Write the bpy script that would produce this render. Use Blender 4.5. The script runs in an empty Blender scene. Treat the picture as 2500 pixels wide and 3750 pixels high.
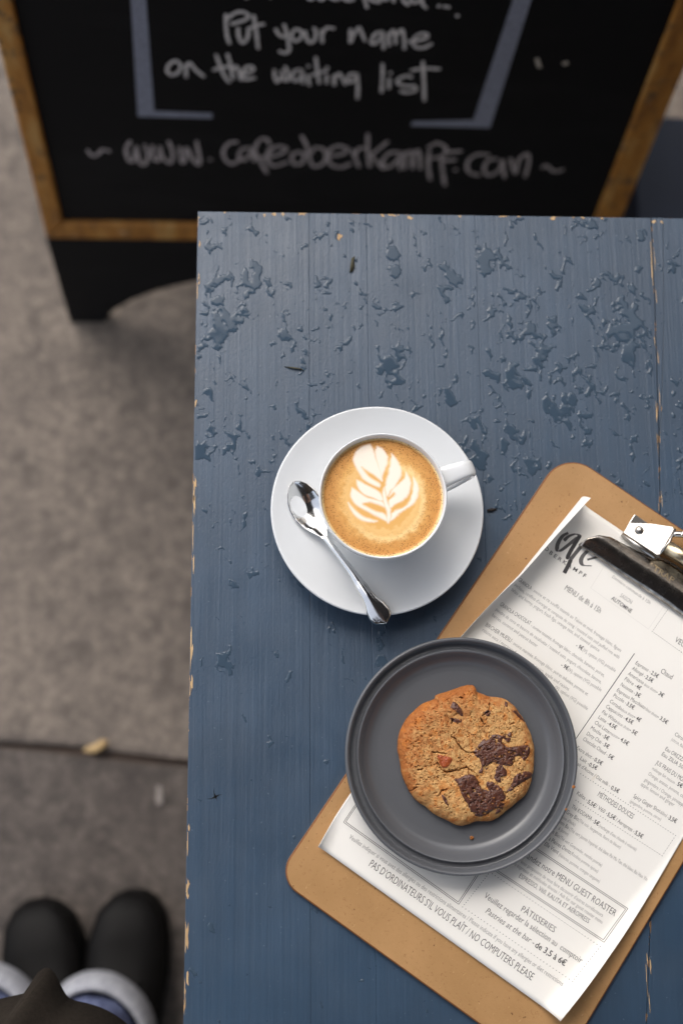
import bpy, bmesh, math, random
import numpy as np
from mathutils import Vector, Matrix

# ------------------------------------------------------------------ camera, sky, sun, exposure
scene = bpy.context.scene
R = math.radians
cam_data = bpy.data.cameras.new('camera')
camera = bpy.data.objects.new('camera', cam_data)
scene.collection.objects.link(camera)
scene.camera = camera
cam_data.sensor_fit = 'VERTICAL'; cam_data.sensor_height = 36.0; cam_data.sensor_width = 24.0
cam_data.lens = 40.0
cam_data.clip_start = 0.01; cam_data.clip_end = 300.0
camera.matrix_world = Matrix(((0.9989, -0.00170, -0.0476, 0.0690),
                              (-0.0074, 0.9814, -0.1916, -0.3961),
                              (0.0471, 0.1917, 0.9803, 1.57),
                              (0, 0, 0, 1)))
cam_data.dof.use_dof = True
cam_data.dof.focus_distance = 0.793
cam_data.dof.aperture_fstop = 2.9
cam_data.dof.aperture_blades = 8

world = bpy.data.worlds.new('World'); scene.world = world; world.use_nodes = True
wn, wl = world.node_tree.nodes, world.node_tree.links
for n in list(wn): wn.remove(n)
sky = wn.new('ShaderNodeTexSky'); sky.sky_type = 'NISHITA'; sky.sun_disc = False
SUN_EL, SUN_AZ = 50.0, -24.0            # degrees; azimuth from +Y, negative to the left (-X)
sky.sun_elevation = R(SUN_EL); sky.sun_rotation = R(SUN_AZ)
sky.air_density = 1.0; sky.dust_density = 4.0; sky.ozone_density = 1.0
hsv = wn.new('ShaderNodeHueSaturation'); hsv.inputs['Saturation'].default_value = 0.50   # overcast: the blue is veiled by cloud
bg = wn.new('ShaderNodeBackground'); bg.inputs['Strength'].default_value = 0.15
wo = wn.new('ShaderNodeOutputWorld')
wl.new(sky.outputs[0], hsv.inputs['Color']); wl.new(hsv.outputs[0], bg.inputs['Color']); wl.new(bg.outputs[0], wo.inputs['Surface'])

sun_data = bpy.data.lights.new('sun', 'SUN'); sun_data.energy = 0.5; sun_data.angle = R(85); sun_data.color = (1.0, 0.965, 0.91)
sun = bpy.data.objects.new('sun', sun_data); scene.collection.objects.link(sun)
sd = Vector((math.sin(R(SUN_AZ)) * math.cos(R(SUN_EL)), math.cos(R(SUN_AZ)) * math.cos(R(SUN_EL)), math.sin(R(SUN_EL))))
sun.rotation_euler = sd.to_track_quat('Z', 'Y').to_euler(); sun.location = sd * 20
scene.view_settings.view_transform = 'Standard'; scene.view_settings.look = 'None'
scene.view_settings.gamma = 1.0; scene.view_settings.use_curve_mapping = False
scene.view_settings.exposure = 0.93

# ------------------------------------------------------------------ measured layout (millimetres in local frames)
CLIP={"O":[0.06163,-0.49268],"th":0.95746,"W":0.2292,"H":0.3715}
TXT=[["PÂTISSERIES",151.12,77.25,177.79,78.21,4.18,1,0,0],["Veuillez regarder la sélection au  comptoir",125.1,70.38,203.71,71.82,4.02,1,0,0],["Pastries at the bar - ",131.4,62.52,171.56,63.26,4.02,1,0,1],["de 3,5 à 6€",171.64,63.14,195.64,64.11,4.02,2,1,0],["PAS D'ORDINATEURS S'IL VOUS PLAÎT / NO COMPUTERS PLEASE",47.68,42.71,181.53,43.43,5.04,1,0,0],["Veuillez indiquer si vous avez des allergies ou des restrictions alimentaires / Please indicate if you have any allergies or diet restrictions",26.05,50.12,200.83,52.29,3.1,0,0,0],["Demandez notre MENU GUEST ROASTER",126.82,108.57,206.96,110.96,4.45,1,0,0],["Nous proposons de vous faire découvrir d'autres torréfacteurs",132.79,103.85,200.17,105.77,2.6,0,0,0],["en espresso et méthodes douces / Ask for our guest roaster menu",129.81,100.05,202.23,101.91,2.6,0,0,0],["ESPRESSO, V60, KALITA ET AEROPRESS",137.96,95.1,194.37,96.76,3.22,1,0,0],["Thé KODAMA - ",143.1,155.29,161.4,155.81,2.85,1,0,0],["5€",161.55,155.56,165.48,155.69,2.85,2,1,0],["(recharge d'eau chaude à volonté)",166.02,155.41,196.36,156.29,2.35,0,0,0],["Earl Grey Bio",137.07,149.84,151.71,150.37,2.85,1,0,0],["(Thé noir, bergamote, fleurs de bleuet)",152.09,150.34,186.44,151.26,2.35,0,0,0],["fève d'Inde)",141.27,145.55,151.9,146.06,2.35,0,0,0],["Jasmin Bio",139.34,141.72,149.2,141.7,2.72,1,0,0],["(Thé vert Jasmin Impérial, thé blanc Pai Mu Tan, thé blanc Bai Hao Yin",150.0,141.52,213.27,143.58,2.52,0,0,0],["& Jasmin)",143.37,137.7,151.32,137.81,2.35,0,0,0],["Vert Bio",137.61,133.03,146.66,133.12,2.72,1,0,0],["(Thé vert Gunpowder, menthe poivrée)",147.04,133.1,181.91,133.64,2.35,0,0,0],["à Pleines Dents",141.67,127.84,159.13,128.4,2.85,1,0,0],["(Rooibos pomme épices)",159.44,128.48,181.81,128.63,2.35,0,0,0],["Elle Vient",140.98,123.25,152.18,123.36,2.85,1,0,0],["(hibiscus, pomme, oranges sanguine)",153.16,122.97,186.37,123.68,2.35,0,0,0],["MÉTHODES DOUCES",153.99,172.82,182.86,173.38,3.71,1,0,0],["Kalita - ",141.2,165.23,150.03,165.17,2.72,1,0,0],["5,5€",150.66,164.53,156.9,164.72,2.85,2,1,0],[" / V60 - ",157.03,165.09,166.62,165.29,2.85,1,0,0],["5,5€",166.91,165.06,172.97,165.64,2.85,2,1,0],["/ Aeropress - ",173.61,165.43,189.18,165.9,2.85,1,0,0],["5,5€",189.44,165.72,195.58,166.01,2.85,2,1,0],["Espresso - ",127.54,266.54,140.19,267.23,2.72,1,0,0],["Allongé - ",127.43,261.91,138.63,262.14,2.72,1,0,0],["Americano",127.06,257.11,139.78,257.27,2.72,1,0,0],["Filtre - ",127.02,252.39,136.66,252.46,2.72,1,0,0],["Noisette - ",126.81,247.34,138.74,247.67,2.72,1,0,0],["Espresso Macchiato",126.6,242.31,150.15,242.93,2.72,1,0,0],["Piccolo - ",126.53,237.67,137.2,238.2,2.72,1,0,0],["Cortado",126.44,232.82,136.28,232.54,2.72,1,0,0],["Cappuccino - ",126.21,228.1,141.96,228.44,2.72,1,0,0],["Flat White",125.98,223.16,138.38,223.13,2.72,1,0,0],["Latte - ",125.76,218.54,134.24,218.62,2.72,1,0,0],["Chai Latte",125.5,213.9,137.64,213.79,2.72,1,0,0],["Mocha - ",125.23,209.04,136.04,209.28,2.72,1,0,0],["Dirty Chai - ",125.1,203.99,139.01,204.55,2.72,1,0,0],["Chocolat Chaud - ",124.87,199.33,145.77,199.67,2.72,1,0,0],["Extra shot - ",124.48,191.55,138.85,191.81,2.72,1,0,0],["2.5€",140.54,267.02,146.19,267.17,2.85,2,1,0],["2.5€",138.95,261.98,144.76,262.24,2.85,2,1,0],[" - 3€",150.58,257.63,156.53,257.62,2.85,2,1,0],["4€",136.76,252.53,140.14,252.62,2.85,2,1,0],["3€",138.98,247.53,142.85,247.89,2.85,2,1,0],[" - 3.5€",160.42,243.11,168.79,243.1,2.85,2,1,0],["3.5€",137.47,238.01,143.44,238.19,2.85,2,1,0],[" - 4€",146.64,233.4,151.92,233.26,2.85,2,1,0],["4.5€",142.21,228.39,148.39,228.81,2.85,2,1,0],[" - 5€",148.8,223.75,154.65,223.73,2.85,2,1,0],["4.5€",134.44,218.54,140.45,219.0,2.85,2,1,0],[" - 4.5€",145.04,214.26,153.34,214.32,2.85,2,1,0],["5€",136.27,209.15,139.95,209.41,2.85,2,1,0],["5€",139.21,204.47,143.07,204.56,2.85,2,1,0],["5€",145.94,199.64,149.81,199.68,2.85,2,1,0],["0.5€",139.1,191.76,145.33,192.04,2.85,2,1,0],["deux shots",140.53,257.27,150.32,257.45,2.35,0,0,0],["deux shots",150.57,242.85,160.21,242.96,2.35,0,0,0],["deux shots",136.58,232.53,146.42,233.17,2.35,0,0,0],["deux shots",138.77,223.1,148.65,223.64,2.35,0,0,0],["maison",138.1,213.89,144.74,214.27,2.35,0,0,0],["Chaud",145.79,271.82,155.0,272.24,3.84,1,0,0],["Lait - ",130.4,186.88,137.68,186.79,2.72,1,0,0],["0.5€",137.94,186.61,144.09,187.35,2.85,2,1,0],["Lait d'Avoine / Oat milk - ",129.61,182.32,158.79,182.43,2.72,1,0,0],["0.5€",159.21,181.99,165.4,182.64,2.85,2,1,0],["GRANOLA",24.64,267.49,36.25,268.16,2.82,1,0,0],[": avoine et riz soufflé toastés au Tahini et miel, fromage blanc, figues",36.96,268.19,114.23,267.74,2.52,0,0,0],["pochées, confites d'orange et compote de coing / toasted oats and puffed rice with",24.2,263.25,115.56,262.73,2.52,0,0,0],["tahini and honey, yogurt, fresh figs, orange zest, and stewed quince",24.23,258.99,101.0,258.7,2.52,0,0,0],["- 9€",85.33,252.43,90.61,252.63,2.97,2,1,0],["(V), option (VG) possible",91.12,252.53,118.41,253.16,2.52,0,0,0],["GRANOLA CHOCOLAT",23.58,245.33,49.56,246.16,2.97,1,0,0],["- avoine toastée, fromage blanc, chocolat, bananes, poires,",50.68,245.84,113.76,245.56,2.52,0,0,0],["poudre de coco et beurre de cacahuète / toasted oats, yogurt, chocolate, banana,",23.03,240.6,114.39,240.29,2.52,0,0,0],["berries, coconut and peanut butter",23.05,235.72,62.45,235.72,2.52,0,0,0],["- 9€",83.83,234.42,89.5,234.56,2.97,2,1,0],["(V), option (VG) possible",89.81,234.5,117.35,235.59,2.52,0,0,0],["BIRCHER MUESLI",23.25,227.11,44.76,227.75,2.97,1,0,0],[": avoine marinée, fromage blanc, poires infusées, pomme et",45.71,227.69,110.81,227.53,2.52,0,0,0],["raisins secs / marinated oats, yogurt, pears, apple and raisins",23.33,222.85,97.78,222.7,2.52,0,0,0],["(V), option (VG) possible",88.72,218.65,116.33,218.8,2.52,0,0,0],["MENU de 8h à 15h",56.21,282.64,86.81,282.67,4.08,1,0,0],["O B E R K A M P F",27.3,298.07,64.1,298.48,2.82,1,1,0],["Dernière commande à 15h",80.35,310.11,113.48,309.45,2.38,0,0,0],["SAISON",92.33,301.65,102.03,301.61,3.07,0,0,0],["AUTOMNE",88.09,296.31,105.4,295.9,2.97,1,1,0],["VEUILLEZ",142.45,297.02,161.4,297.24,4.08,1,0,0],["Eau OREZZA",177.11,227.13,193.07,227.49,2.85,1,0,0],["Eau ZILIA 50cl",176.95,222.6,196.19,222.97,2.85,1,0,0],["JUS FRAIS DU MOMENT",176.51,214.95,206.48,215.69,3.22,1,0,0],["mélange fait maison - ",176.45,210.29,197.21,210.75,2.35,0,0,0],["5€",197.04,211.14,200.97,211.52,2.85,2,1,0],["Orange, ananas, pomme, citron,",176.1,205.51,209.25,206.33,2.6,0,0,0],["gingembre / Orange, pineapple,",175.94,200.44,210.19,201.19,2.6,0,0,0],["apple, lemon and ginger",175.46,196.47,202.7,197.34,2.6,0,0,0],["Spicy Ginger Shot",175.52,186.35,196.68,187.92,2.85,1,0,0],["60ml - ",197.12,187.79,203.97,187.9,2.6,0,0,0],["3,5€",204.17,187.82,210.08,188.5,2.97,2,1,0],["(gingembre, pomme, citron)",175.21,182.16,200.15,183.69,2.23,0,0,0],["Citron",177.31,239.8,185.11,239.94,2.72,1,0,0],["(citron, fleur",177.19,235.41,188.45,235.67,2.35,0,0,0]]
LIN=[[0.55,1,[[123.15,272.77],[118.61,147.81]]],[0.35,1,[[17.08,150.73],[17.14,56.81],[113.43,56.79],[115.66,149.57]]],[0.35,1,[[18.18,149.63],[18.24,57.91],[112.33,57.89],[114.56,148.47]]],[0.35,1,[[67.37,116.33],[211.9,120.71],[209.49,92.6],[65.9,87.5]]],[0.35,1,[[68.47,115.23],[210.8,119.61],[208.39,93.7],[67.0,88.6]]],[0.15,3,[[71.19,312.59],[71.55,294.68],[122.33,293.67],[122.8,314.42]]]]
DOT=[[119.61,86.95],[119.42,85.07],[119.23,83.19],[119.04,81.31],[118.86,79.43],[118.67,77.55],[118.48,75.67],[118.29,73.79],[118.1,71.91],[117.91,70.03],[117.72,68.15],[117.53,66.27],[117.34,64.39],[117.15,62.51],[116.96,60.63],[116.77,58.75],[116.59,56.87],[116.59,56.87],[119.11,56.93],[121.63,56.99],[124.16,57.05],[126.68,57.11],[129.21,57.17],[131.73,57.23],[134.26,57.29],[136.78,57.35],[139.31,57.41],[141.83,57.47],[144.35,57.53],[146.88,57.59],[149.4,57.65],[151.93,57.71],[154.45,57.77],[156.98,57.83],[159.5,57.89],[162.03,57.95],[164.55,58.01],[167.07,58.07],[169.6,58.12],[172.12,58.18],[174.65,58.24],[177.17,58.3],[179.7,58.36],[182.22,58.42],[184.75,58.48],[187.27,58.54],[189.79,58.6],[192.32,58.66],[194.84,58.72],[197.37,58.78],[199.89,58.84],[202.42,58.9],[204.94,58.96],[204.94,58.96],[205.21,61.09],[205.49,63.22],[205.76,65.35],[206.04,67.48],[206.31,69.61],[206.58,71.74],[206.86,73.87],[207.13,76.0],[207.4,78.13],[207.68,80.26],[207.95,82.39],[208.23,84.51],[208.5,86.64],[208.77,88.77],[121.6,86.76],[123.95,86.82],[126.31,86.87],[128.66,86.93],[131.02,86.98],[133.38,87.03],[135.73,87.09],[138.09,87.14],[140.45,87.2],[142.8,87.25],[145.16,87.31],[147.51,87.36],[149.87,87.41],[152.23,87.47],[154.58,87.52],[156.94,87.58],[159.29,87.63],[161.65,87.69],[164.01,87.74],[166.36,87.8],[168.72,87.85],[171.07,87.9],[173.43,87.96],[175.79,88.01],[178.14,88.07],[180.5,88.12],[182.86,88.18],[185.21,88.23],[187.57,88.28],[189.92,88.34],[192.28,88.39],[194.64,88.45],[196.99,88.5],[199.35,88.56],[201.7,88.61],[204.06,88.67],[206.42,88.72],[208.77,88.77],[136.23,178.86],[138.28,178.92],[140.33,178.99],[142.39,179.05],[144.44,179.12],[146.5,179.19],[148.55,179.25],[150.61,179.32],[152.66,179.38],[154.72,179.45],[156.77,179.52],[158.82,179.58],[160.88,179.65],[162.93,179.71],[164.99,179.78],[167.04,179.85],[169.1,179.91],[171.15,179.98],[173.21,180.04],[175.26,180.11],[177.32,180.18],[179.37,180.24],[181.42,180.31],[183.48,180.37],[185.53,180.44],[187.59,180.51],[189.64,180.57],[191.7,180.64],[193.75,180.7],[195.81,180.77],[197.86,180.84],[199.91,180.9],[201.97,180.97],[204.02,181.03],[206.08,181.1],[208.13,181.17],[210.19,181.23],[212.24,181.3],[214.3,181.36],[214.3,181.36],[214.2,179.23],[214.1,177.1],[214.01,174.96],[213.91,172.83],[213.82,170.7],[213.72,168.56],[213.62,166.43],[213.53,164.3],[143.18,161.54],[145.19,161.62],[147.2,161.7],[149.21,161.78],[151.22,161.85],[153.23,161.93],[155.24,162.01],[157.25,162.09],[159.26,162.17],[161.27,162.25],[163.28,162.33],[165.29,162.41],[167.3,162.49],[169.31,162.56],[171.32,162.64],[173.33,162.72],[175.34,162.8],[177.35,162.88],[179.36,162.96],[181.37,163.04],[183.38,163.12],[185.39,163.19],[187.4,163.27],[189.41,163.35],[191.42,163.43],[193.43,163.51],[195.44,163.59],[197.45,163.67],[199.46,163.75],[201.47,163.83],[203.48,163.9],[205.49,163.98],[207.5,164.06],[209.51,164.14],[211.52,164.22],[213.53,164.3],[126.45,313.87],[126.37,312.04],[126.29,310.22],[126.21,308.39],[126.13,306.56],[126.05,304.74],[125.97,302.91],[125.89,301.08],[125.81,299.26],[125.73,297.43],[125.65,295.6],[125.57,293.78],[125.57,293.78],[127.37,293.74],[129.17,293.7],[130.97,293.66],[132.78,293.63],[134.58,293.59],[136.38,293.55],[138.18,293.51],[139.98,293.47],[141.79,293.44],[143.59,293.4],[145.39,293.36],[147.19,293.32],[148.99,293.29],[150.79,293.25],[152.6,293.21],[154.4,293.17],[156.2,293.14],[158.0,293.1],[159.8,293.06],[161.61,293.02],[163.41,292.99],[165.21,292.95],[167.01,292.91]]
SCRIPT=[[[36.04,319.48],[33.89,314.78],[33.98,308.5],[36.27,304.16],[38.63,305.45],[41.04,312.21],[43.19,319.43],[44.3,322.5],[40.98,321.94],[37.7,317.46],[36.58,312.87]],[[44.38,322.56],[44.57,315.32],[44.95,308.0],[45.9,303.62],[48.14,303.94],[49.09,299.57],[49.78,292.77]],[[48.14,303.94],[48.75,310.67],[49.35,317.43]],[[58.38,310.89],[62.76,316.5],[62.08,318.54],[56.36,317.93],[54.37,313.37],[54.75,307.95],[57.94,305.79],[63.5,308.95]]]
CHALK={"put your name":[[[6.3,548.8],[5.7,538.3],[6.0,522.2],[8.2,509.8]],[[7.5,542.3],[14.2,549.0],[21.6,551.9],[28.3,548.8],[28.2,544.2],[22.3,540.1],[10.4,535.7]],[[18.2,532.0],[17.9,522.5],[20.7,512.3],[25.1,514.5],[28.1,522.8],[28.3,530.9]],[[34.1,548.3],[35.9,532.4],[37.9,503.7]],[[27.2,529.5],[35.9,534.4],[45.5,537.4]],[[56.1,531.7],[59.3,524.3],[64.7,521.0],[69.0,526.6]],[[64.7,537.9],[67.4,526.6],[69.6,512.9],[70.1,503.1],[65.7,499.5],[59.2,502.1]],[[77.6,532.2],[73.3,526.7],[73.3,518.5],[77.7,515.9],[83.0,521.5],[83.0,528.3],[77.6,532.2]],[[86.6,529.8],[88.4,518.9],[92.3,514.2],[97.0,519.2],[97.3,530.1],[94.6,534.1]],[[103.2,531.6],[104.8,513.8]],[[103.9,524.8],[108.5,533.8],[117.1,533.3]],[[133.2,533.8],[133.6,514.6]],[[133.6,514.6],[136.9,525.7],[141.7,535.3],[144.8,528.7],[149.3,517.1]],[[166.8,530.6],[160.4,529.1],[156.6,522.2],[156.0,515.2],[160.3,515.4],[165.2,523.8],[166.3,530.6],[167.7,519.7],[169.2,507.2]],[[171.8,529.4],[174.9,511.6]],[[173.7,525.4],[176.4,532.3],[179.3,529.6],[181.2,514.5]],[[180.2,525.5],[186.0,533.9],[189.2,523.0],[191.1,507.8]],[[192.9,518.3],[200.4,519.2],[212.0,523.7],[212.5,528.5],[205.9,529.0],[200.0,523.3],[199.8,515.0],[205.8,510.3],[213.3,511.9],[219.3,517.0]]],"on the waiting list":[[[-51.3,485.7],[-57.4,479.7],[-59.8,470.9],[-55.3,465.9],[-48.3,469.8],[-44.8,478.6],[-48.1,485.0],[-51.3,485.7]],[[-39.0,481.7],[-40.5,462.6]],[[-39.3,477.3],[-35.0,483.2],[-30.1,474.6],[-20.8,463.8]],[[-6.7,496.1],[-4.0,484.0],[0.6,466.6],[6.3,456.3]],[[-11.3,473.7],[-2.2,477.6],[9.0,480.1]],[[5.4,497.2],[8.0,481.5],[9.9,460.9]],[[8.8,474.2],[13.5,480.2],[16.5,472.9],[18.3,459.6]],[[19.7,467.9],[25.4,470.2],[32.2,476.3],[29.0,480.6],[23.4,477.5],[19.7,467.1],[22.9,462.0],[34.2,464.5]],[[54.6,476.9],[55.0,465.1],[57.8,459.2],[62.3,468.3],[62.9,475.6],[64.6,462.4],[69.1,462.5],[69.1,471.4],[65.7,481.6]],[[82.5,477.6],[75.8,474.5],[73.6,464.1],[79.3,461.2],[83.7,470.3],[84.2,476.2],[85.5,456.9]],[[89.9,470.5],[92.4,454.0]],[[90.5,482.9],[91.0,481.5]],[[98.3,495.4],[100.3,478.1],[103.1,457.3]],[[93.7,469.1],[102.6,473.7],[111.5,476.9]],[[110.5,471.0],[111.0,457.5]],[[110.7,481.3],[111.0,480.1]],[[118.4,471.2],[119.6,455.5]],[[119.2,465.3],[124.0,472.8],[127.6,467.0],[131.5,456.6]],[[141.9,473.3],[135.3,471.6],[133.5,462.7],[138.1,461.3],[142.8,468.9],[143.1,473.3],[145.3,453.9],[145.7,436.2]],[[169.5,488.7],[170.9,471.1],[171.6,446.2]],[[178.4,468.3],[179.2,451.7]],[[179.0,475.8],[179.3,474.6]],[[203.3,469.0],[197.4,471.8],[188.8,467.1],[188.2,461.1],[197.7,456.8],[206.8,457.0],[208.6,450.9],[199.7,447.6],[191.5,449.7]],[[212.1,492.7],[216.5,463.3],[220.2,434.9]],[[200.0,479.3],[214.3,482.6],[232.4,482.3]]],"weekend":[[[87.4,578.0],[89.1,570.5],[92.8,569.3],[96.8,575.7],[100.0,569.5],[104.2,569.6],[107.1,578.5]],[[112.4,574.9],[120.5,578.9],[115.2,582.5],[110.3,573.6],[115.7,569.3],[120.9,570.7]],[[124.8,575.3],[131.9,579.2],[126.5,582.8],[122.8,573.9],[128.3,568.4],[135.5,570.5]],[[140.9,584.5],[144.8,572.0],[148.7,559.3]],[[155.7,579.9],[147.7,574.6],[154.4,568.5],[161.8,568.0]],[[160.2,575.0],[168.1,580.3],[161.6,583.8],[158.2,573.7],[164.7,570.7],[169.8,572.7]],[[172.3,580.4],[175.0,567.1]],[[174.8,575.4],[179.7,579.3],[184.8,569.3],[190.5,564.4]],[[201.3,581.2],[194.3,578.5],[190.8,572.1],[195.4,567.7],[201.3,572.3],[203.4,581.3]],[[202.3,591.2],[203.2,568.6],[208.8,561.0]],[[220.3,564.5],[220.9,564.4]],[[226.2,564.1],[226.9,564.0]],[[230.0,563.5],[230.5,563.5]],[[240.5,553.0],[240.9,553.0]]],"word":[[[26.1,576.2],[26.6,568.1]],[[26.6,568.1],[33.8,573.9],[50.9,576.9],[51.5,568.8]]],"address":[[[-164.3,348.6],[-160.1,339.4],[-153.4,340.7],[-145.8,349.1],[-137.4,345.8]],[[-111.6,364.8],[-119.0,350.9],[-118.1,332.1],[-112.4,332.3],[-106.3,355.8],[-106.1,330.0],[-100.1,325.4],[-94.2,342.1],[-97.1,359.4]],[[-87.6,358.5],[-89.0,337.5],[-83.0,333.0],[-79.0,356.4],[-77.6,337.8],[-69.5,328.5],[-65.5,345.2],[-68.5,365.8]],[[-56.4,357.0],[-56.8,333.6],[-52.9,331.3],[-48.6,354.9],[-43.5,336.3],[-37.6,326.9],[-34.7,334.1],[-36.4,366.6]],[[-22.8,335.6],[-21.8,335.4]],[[11.6,365.5],[1.9,364.1],[-6.0,351.3],[-4.3,334.8],[3.6,329.0],[13.8,337.6]],[[25.8,356.7],[16.0,354.1],[11.5,342.3],[17.0,335.3],[25.5,347.3],[27.4,355.5],[29.2,333.2]],[[48.5,361.8],[43.9,372.0],[35.8,368.4],[30.5,352.1],[36.7,333.4],[44.6,313.0]],[[26.9,337.9],[40.1,340.6],[50.0,350.3]],[[45.0,340.7],[58.1,345.8],[67.9,355.4],[58.2,359.8],[46.8,352.5],[44.9,336.0],[53.0,326.6],[69.6,334.2]],[[81.5,351.5],[73.5,344.7],[77.1,329.8],[86.3,333.4],[88.4,346.7],[81.5,351.5]],[[84.6,378.9],[91.7,358.3],[96.7,332.0],[105.0,327.1],[113.9,339.1],[111.1,355.5],[100.7,358.5],[95.3,346.9]],[[116.0,344.1],[134.2,349.5],[138.4,357.8],[126.8,362.3],[116.9,352.3],[118.7,332.5],[131.8,326.0],[144.2,333.1]],[[144.1,356.3],[148.3,343.2],[153.9,326.5]],[[147.0,346.5],[152.0,358.1],[159.9,359.9]],[[160.6,383.9],[162.6,353.4],[166.7,326.8]],[[185.2,371.8],[168.6,350.3],[165.2,348.6],[174.1,337.1],[184.4,323.8]],[[198.1,354.3],[186.9,350.7],[181.2,335.6],[188.8,327.4],[199.3,341.1],[200.4,354.3],[203.3,322.6]],[[206.1,354.5],[209.0,324.4]],[[207.6,351.2],[214.2,354.7],[218.4,324.6]],[[215.8,349.8],[222.0,356.5],[227.7,324.9]],[[234.4,358.4],[236.3,331.9],[241.6,306.1]],[[231.8,361.6],[242.2,370.0],[253.5,362.2],[251.7,349.0],[238.5,343.7]],[[249.8,345.6],[255.5,318.6],[260.8,296.0]],[[251.1,353.9],[273.6,357.7]],[[252.8,340.7],[268.8,342.7]],[[269.5,325.2],[270.5,325.2]],[[306.9,352.0],[290.7,351.6],[282.3,338.0],[287.1,321.1],[300.9,316.2]],[[317.2,345.6],[306.2,341.9],[304.2,324.9],[312.7,316.5],[322.7,327.1],[323.3,344.0],[331.4,311.7]],[[332.0,347.6],[342.8,320.7],[343.1,344.5],[350.5,354.6],[355.4,341.4],[356.0,314.0]],[[373.0,330.0],[377.8,335.2],[389.4,325.2],[400.4,328.9]]]}
PETAL=[[[-7.89,36.89],[-12.72,35.94],[-17.58,31.59],[-19.73,26.64],[-18.27,21.72],[-15.33,16.21],[-12.98,12.54],[-8.22,9.5],[-2.27,7.07],[-1.93,9.52],[-5.21,11.34],[-9.36,14.39],[-12.32,18.06],[-13.79,20.82],[-10.51,18.68],[-5.75,15.63],[-2.19,12.58],[-0.11,11.36],[-0.34,16.26],[-2.66,22.4],[-4.1,26.71],[-5.54,32.26]],[[-3.09,35.36],[0.51,33.83],[3.46,29.21],[3.87,24.89],[2.42,20.57],[0.87,16.88],[-0.4,11.97],[-1.24,16.26],[-3.54,24.24],[-4.63,32.26]],[[6.79,30.46],[8.86,27.99],[11.79,23.07],[13.21,18.15],[12.54,14.46],[10.37,10.16],[8.51,6.49],[4.86,3.43],[2.72,0.37],[1.89,4.64],[2.26,9.53],[4.46,16.28],[5.77,23.05]],[[16.79,16.93],[18.82,12.64],[19.35,8.97],[18.36,4.07],[16.18,-0.2],[12.53,-3.26],[8.32,-5.09],[4.69,-7.53],[4.13,-5.1],[5.39,-1.45],[8.43,1.61],[7.56,3.43],[4.22,0.38],[6.07,4.04],[9.12,7.1],[12.77,10.17],[15.22,13.24]],[[21.25,13.88],[23.29,10.82],[24.7,5.92],[23.98,0.42],[21.5,-3.85],[16.64,-7.5],[11.8,-11.15],[6.96,-15.4],[4.55,-16.61],[5.81,-12.37],[9.44,-9.34],[14.86,-6.9],[18.53,-2.64],[20.42,2.25],[21.13,7.75]],[[1.33,7.08],[2.99,-2.06],[5.28,-8.13],[5.19,-14.19],[3.94,-17.82],[2.47,-16.61],[2.85,-11.17],[1.15,-5.1],[0.05,1.58]],[[-17.47,11.92],[-14.2,10.09],[-9.44,7.66],[-4.69,5.23],[-1.14,2.19],[0.59,-2.07],[-1.8,-2.68],[-5.96,-0.86],[-10.72,0.95],[-14.27,3.38],[-16.92,7.64]],[[-20.81,6.41],[-17.84,4.59],[-13.7,1.55],[-9.54,-0.87],[-4.78,-2.08],[-0.02,-3.28],[1.72,-6.92],[-1.85,-5.72],[-7.19,-3.91],[-12.56,-3.92],[-13.77,-5.14],[-9.62,-7.55],[-4.89,-9.97],[-0.13,-11.17],[2.51,-13.59],[2.77,-16.61],[-1.38,-14.8],[-6.11,-12.39],[-11.43,-9.37],[-16.76,-6.35],[-20.3,-2.72],[-21.57,2.14]],[[-23.29,-3.94],[-20.93,-6.97],[-17.99,-9.99],[-13.27,-13.61],[-8.53,-15.42],[-3.78,-16.62],[-8.55,-17.23],[-14.48,-16.03],[-18.61,-13.02],[-21.55,-8.79]]]
COOKIE=[[3.5,49.0],[7.5,48.6],[9.4,46.3],[10.0,44.4],[14.0,42.7],[17.9,41.1],[22.6,40.7],[28.5,39.4],[32.4,37.4],[36.3,33.8],[39.4,29.2],[43.2,24.0],[45.6,18.2],[48.0,11.7],[49.1,4.6],[48.9,-1.8],[48.2,-8.8],[46.6,-15.2],[45.4,-20.2],[41.2,-27.1],[35.1,-32.1],[27.7,-37.7],[23.0,-41.4],[17.7,-43.9],[11.8,-44.4],[6.6,-44.4],[1.4,-46.2],[-3.2,-47.1],[-8.4,-46.1],[-14.1,-42.9],[-21.2,-39.7],[-28.2,-34.0],[-33.9,-30.2],[-38.4,-24.5],[-42.1,-17.5],[-44.3,-11.2],[-45.2,-4.2],[-46.7,3.5],[-46.5,11.8],[-44.4,18.8],[-40.7,25.2],[-34.6,31.6],[-28.6,36.1],[-20.6,39.3],[-19.2,41.9],[-11.9,44.5],[-3.8,47.1]]
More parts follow.
